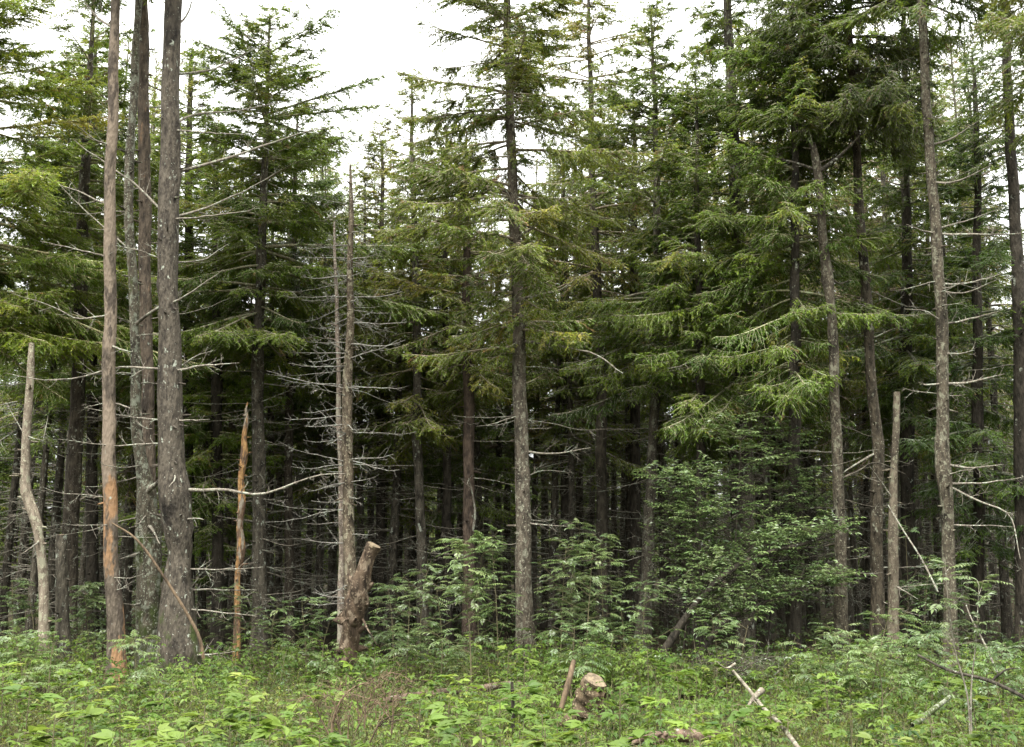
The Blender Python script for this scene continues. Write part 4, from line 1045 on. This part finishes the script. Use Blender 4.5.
# broad-leaved seedlings standing above the carpet
def palmate(mb, rng, p, d, nrm, L, t):
    sd = unit(np.cross(d, nrm))
    for a, sc in ((0, 1), (.75, .85), (-.75, .85), (1.5, .55), (-1.5, .55)):
        dq = unit(d * math.cos(a) + sd * math.sin(a))
        leaves(mb, p, dq, nrm, L * sc, L * sc * .52, 0, t, .15, .15)
seed_spots = [(30, 690, 8.2), (55, 715, 7.2), (88, 690, 9), (100, 665, 12.5), (70, 672, 12), (165, 690, 9.5), (205, 705, 8), (230, 725, 7.2), (270, 735, 6.8), (300, 712, 8), (350, 660, 13.5), (375, 655, 13.6), (460, 735, 6.8), (500, 700, 8.6),
              (545, 730, 7), (580, 735, 6.8), (620, 690, 9.5), (660, 690, 9.5), (690, 715, 8), (700, 735, 7), (770, 705, 8.5), (885, 735, 7.2), (930, 720, 8), (990, 725, 8), (20, 735, 6.8), (130, 740, 6.6), (150, 718, 7.4), (75, 700, 8), (120, 700, 8.2), (185, 730, 7), (250, 700, 8.4), (285, 722, 7.2), (320, 735, 6.8), (240, 742, 6.4), (640, 742, 6.5), (740, 730, 7), (850, 705, 8.6), (330, 690, 9.5), (480, 715, 8), (520, 690, 9.4), (420, 700, 9), (440, 685, 10.5)]
mb = MB(); rng = np.random.default_rng(46)
for _ in range(70):
    d_ = rng.uniform(5.5, 13.5); seed_spots.append((rng.uniform(-60, 1084), 545 + F_PX * (CAM_Z - rng.uniform(.45, .8)) / d_, d_))
for (px, py, d) in seed_spots:
    tp = P(px, py, d); g = float(gh(tp[0], tp[1])); tp[2] = max(tp[2], g + .35)
    pa = np.stack([np.array([tp[0], tp[1], g]), (tp + [tp[0] + rng.normal(0, .03), tp[1], g]) / 2, tp])
    tubes(mb, pa[None], np.array([[.006, .005, .003]]), 4, 1, .5)
    k = 9
    a = rng.uniform(0, 6.28, k); dv = unit(np.stack([np.cos(a), np.sin(a), rng.uniform(-.05, .35, k)], 1))
    zz = tp + np.stack([np.zeros(k), np.zeros(k), -rng.uniform(0, .22, k)], 1)
    pe = zz + dv * rng.uniform(.05, .12, k)[:, None]
    tubes(mb, np.stack([zz, (zz + pe) / 2 + [0, 0, .01], pe], 1), np.full((k, 3), .0022), 3, 1, .5)
    palmate(mb, rng, pe, dv, unit(np.array([0, 0, 1.0]) + rng.normal(0, .25, (k, 3))), rng.uniform(.06, .17, k), np.clip(rng.normal(rng.uniform(.3, .8), .12, k), 0, 1))
o = mb.build("broadleaf_undergrowth", [M['berry'], M['stem']])
tag(o, "scattered yellow-green maple seedlings with lobed leaves among the raspberry", "undergrowth", kind='stuff')

# ------------------------------------------------------------------ stub, stumps, logs, sticks
def wood(name, label, cat, pts, d0, d1, mat, seed, amt=.1, k=12, n=24, cap=None, group=None, forks=(), stubs=0, twigs=0, caps2=False, sink=0.0, col=(1, 1, 1)):
    """A length of wood from (px,py,width px) points, depth running d0 -> d1; loose cut ends get an end-grain part."""
    rng = np.random.default_rng(seed)
    m = len(pts); W = []; R = []
    for i, (a, b, w) in enumerate(pts):
        di = d0 + (d1 - d0) * i / (m - 1)
        W.append(P(a, b, di)); R.append(w * px_size(b, di) / 2)
    W = np.array(W); W[:, 2] -= sink; R = np.array(R); base = W[0].copy()
    root = empty(name, base, label, cat, group)
    path, rad = resample(W - base, R, n)
    mb = MB(); tubes(mb, path[None], rad[None], k, 0, .5, True, lump_noise(rng, n, k, amt, 1.2)[None])
    if stubs:
        i = rng.integers(2, int(n * .62), stubs); dv = unit(rng.normal(0, 1, (stubs, 3)))
        p0 = path[i]; l = rad[i] * rng.uniform(1.3, 2.2, stubs)
        tubes(mb, np.stack([p0, p0 + dv * (l * .6)[:, None], p0 + dv * l[:, None]], 1), np.stack([rad[i] * .55, rad[i] * .4, rad[i] * .12], 1), 7, 0, .6)
    if twigs:
        limb(mb, rng, path[::4], float(rad[0]) * .9, twigs, .4)
    ow = mb.build("wood", [M[mat]], root); ow.color = (*col, 1)
    for idx in ((-1,) if cap else ()) + ((0,) if caps2 else ()):
        tn = unit(path[idx] - path[idx - 1]) if idx == -1 else unit(path[0] - path[1])
        a = unit(np.cross(tn, [0.3, .2, 1])); b = np.cross(tn, a)
        th = np.arange(16) / 16 * 6.2832
        r = rad[idx] * 1.0
        ring = path[idx] + tn * .004 + r * (np.cos(th)[:, None] * a + np.sin(th)[:, None] * b) * (1 + .07 * np.sin(th * 3 + seed) + .06 * np.sin(th * 5 + 2 * seed) - .03)[:, None]
        back = ring - tn * .03
        mc = MB()
        vv = np.vstack([ring, back, path[idx] + tn * .006])
        mc.add(vv, [[i, (i + 1) % 16, 32] for i in range(16)], 0, .8)
        mc.add(vv, [[i, i + 16, (i + 1) % 16 + 16, (i + 1) % 16] for i in range(16)], 0, .8)
        mc.build("cut_end", [M['cutwood']], root)
    for fk, w in forks:
        fp = np.array([P(a, b, c) for a, b, c in fk]) - base
        mf = MB(); limb(mf, rng, fp, w * px_size(fk[0][1], fk[0][2]) / 2, 2, .2, 0, 6)
        of = mf.build("side_branch", [M[mat]], root); of.color = (*col, 1)
    return root

wood("cut_stub", "knotty leaning dead stub sawn flat on top, in front of the bare twiggy dead spruce", "stub",
     [(346, 662, 21), (350, 640, 19), (352, 622, 20), (356, 605, 22), (359, 590, 20), (364, 573, 16), (369, 556, 14), (374, 545, 14)], 15.4, 15.2, 'stub', 61, .15, 18, 40, True, 'stumps and stubs', stubs=20, col=(.62, .58, .54),
     forks=[([(362, 618, 15.3), (368, 630, 15.0), (377, 645, 14.8)], 3), ([(350, 618, 15.3), (344, 621, 15.0), (341, 624, 14.9)], 4)])
wood("fallen_branch", "long pale fallen branch lying slantwise through the ferns", "branch", [(733, 660, 2.6), (747, 676, 3.4), (762, 694, 3.8), (780, 711, 4.6), (796, 731, 4.6), (812, 750, 5.2)], 10.6, 7.4, 'deadwood', 62, .06, 8, 24, col=(.55, .52, .46), sink=.1,
     group='fallen branches', forks=[([(762, 690, 9.6), (752, 700, 9.5), (744, 714, 9.4)], 7), ([(735, 664, 10.5), (726, 668, 10.4), (715, 660, 10.4)], 3)])
wood("tree_stump", "low rotten stump with a pale yellow-brown top, sunk in the growth below the olive-crowned spruce", "stump", [(588, 704, 34), (590, 690, 29), (592, 680, 25), (595, 673, 23)], 11.6, 11.5, 'stub', 63, .22, 16, 18, True, 'stumps and stubs', sink=.07, col=(.8, .78, .66), stubs=5)
wood("leaning_stick", "short brown forked stick leaning on the low mossy stump", "stick", [(561, 708, 5), (567, 688, 6), (571, 672, 6), (574, 660, 4)], 11.0, 11.1, 'brown', 64, .1, 8, 14, None, 'fallen branches')
wood("fallen_log", "grey-brown fallen log half buried behind the arching withered stalks", "log", [(385, 682, 6), (430, 675, 7), (470, 672, 7), (520, 666, 6)], 12.6, 13.6, 'rotten', 65, .2, 12, 24, None, 'fallen logs', stubs=6, caps2=True, sink=.20, col=(.7, .65, .6))
wood("fallen_log", "pinkish crumbling log in the low growth below the long pale fallen branch", "log", [(624, 724, 9), (650, 718, 12), (690, 716, 11), (720, 717, 7)], 9.0, 9.4, 'rotten', 66, .25, 14, 24, None, 'fallen logs', stubs=10, caps2=True, sink=.15, col=(.85, .78, .74))
wood("leaning_branch", "thin bare branch leaning slantwise across the thick burled trunk's foot", "branch", [(112, 523, 1.6), (138, 541, 2.4), (168, 583, 3), (197, 632, 3.4), (204, 660, 3.6)], 15.2, 15.3, 'brown', 67, .06, 7, 24, None, 'fallen branches')
wood("fallen_branch", "dark fallen branch sloping down past the forked-stem rowan", "branch", [(918, 655, 2.4), (948, 670, 3), (990, 681, 3.6), (1030, 700, 4)], 12.6, 11.4, 'bark_dark', 68, .06, 8, 20, None, 'fallen branches', forks=[([(990, 682, 11.8), (1005, 670, 11.8), (1020, 668, 11.9)], 3)])
wood("fallen_branch", "short mossy stick lying among the ferns below the forked-stem rowan", "branch", [(912, 726, 6), (930, 712, 6), (950, 697, 4)], 9.6, 10.2, 'bark_moss', 69, .08, 7, 14, None, 'fallen branches')
wood("leaning_branch", "bare stick leaning in the shade behind the forked-stem rowan", "branch", [(997, 672, 2.4), (985, 645, 2), (972, 620, 1.6), (966, 605, 1.2)], 14, 14.2, 'twig', 70, .06, 7, 16, None, 'fallen branches')
wood("leaning_branch", "slanting dead branch propped between the lichened dead pole and the lichen-spotted trunk", "branch", [(888, 505, 1.2), (903, 530, 1.6), (922, 560, 1.9), (938, 592, 2)], 17.2, 16.6, 'twig', 71, .06, 7, 16, None, 'fallen branches')
wood("dead_stake", "thin blackened stake upright in the growth below the olive-crowned spruce", "stake", [(513, 730, 4), (513, 705, 4), (512, 682, 3)], 9.6, 9.6, 'bark_dark', 73, .06, 7, 12)

def brush(name, label, cat, spots, mat, seed):
    rng = np.random.default_rng(seed)
    f = P(*spots[0][0][0], spots[0][1]); base = np.array([f[0], f[1], float(gh(f[0], f[1]))])
    root = empty(name, base, label, cat)
    for pts, d, w in spots:
        wp = np.array([P(a, b, d) for a, b in pts]) - base
        mb = MB(); limb(mb, rng, wp, w * d / F_PX / 2, 12, .28, 0, 5)
        mb.build("stalk", [M[mat]], root)
    return root
rng = np.random.default_rng(80)
sp = [([(333, 745), (332, 722), (342, 698), (360, 685), (382, 682)], 8.4, 3.5)]
for _ in range(15):
    a = rng.uniform(330, 410); b = rng.uniform(715, 745); dx = rng.normal(0, 22)
    sp.append(([(a, b), (a + dx * .3, b - rng.uniform(12, 26)), (a + dx * .8, b - rng.uniform(22, 46)), (a + dx * 1.5 + rng.normal(0, 8), b - rng.uniform(20, 52))], rng.uniform(7.8, 9.0), rng.uniform(1, 2.2)))
brush("withered_brush", "arching brown withered stalks beside the grey-brown fallen log", "brush", sp, 'brown', 81)
rng = np.random.default_rng(82)
sp = []
for _ in range(16):
    a = rng.uniform(722, 775); b = rng.uniform(652, 672); s_ = rng.choice([-1, 1])
    sp.append(([(a, b + 6), (a + s_ * 14, b - 2 + rng.normal(0, 3)), (a + s_ * 30, b + rng.normal(2, 4))], 13.4 + rng.uniform(-.3, .3), 1.2))
brush("brushwood_heap", "small heap of dry grey-brown twigs behind the long pale fallen branch", "brush", sp, 'bark', 82)
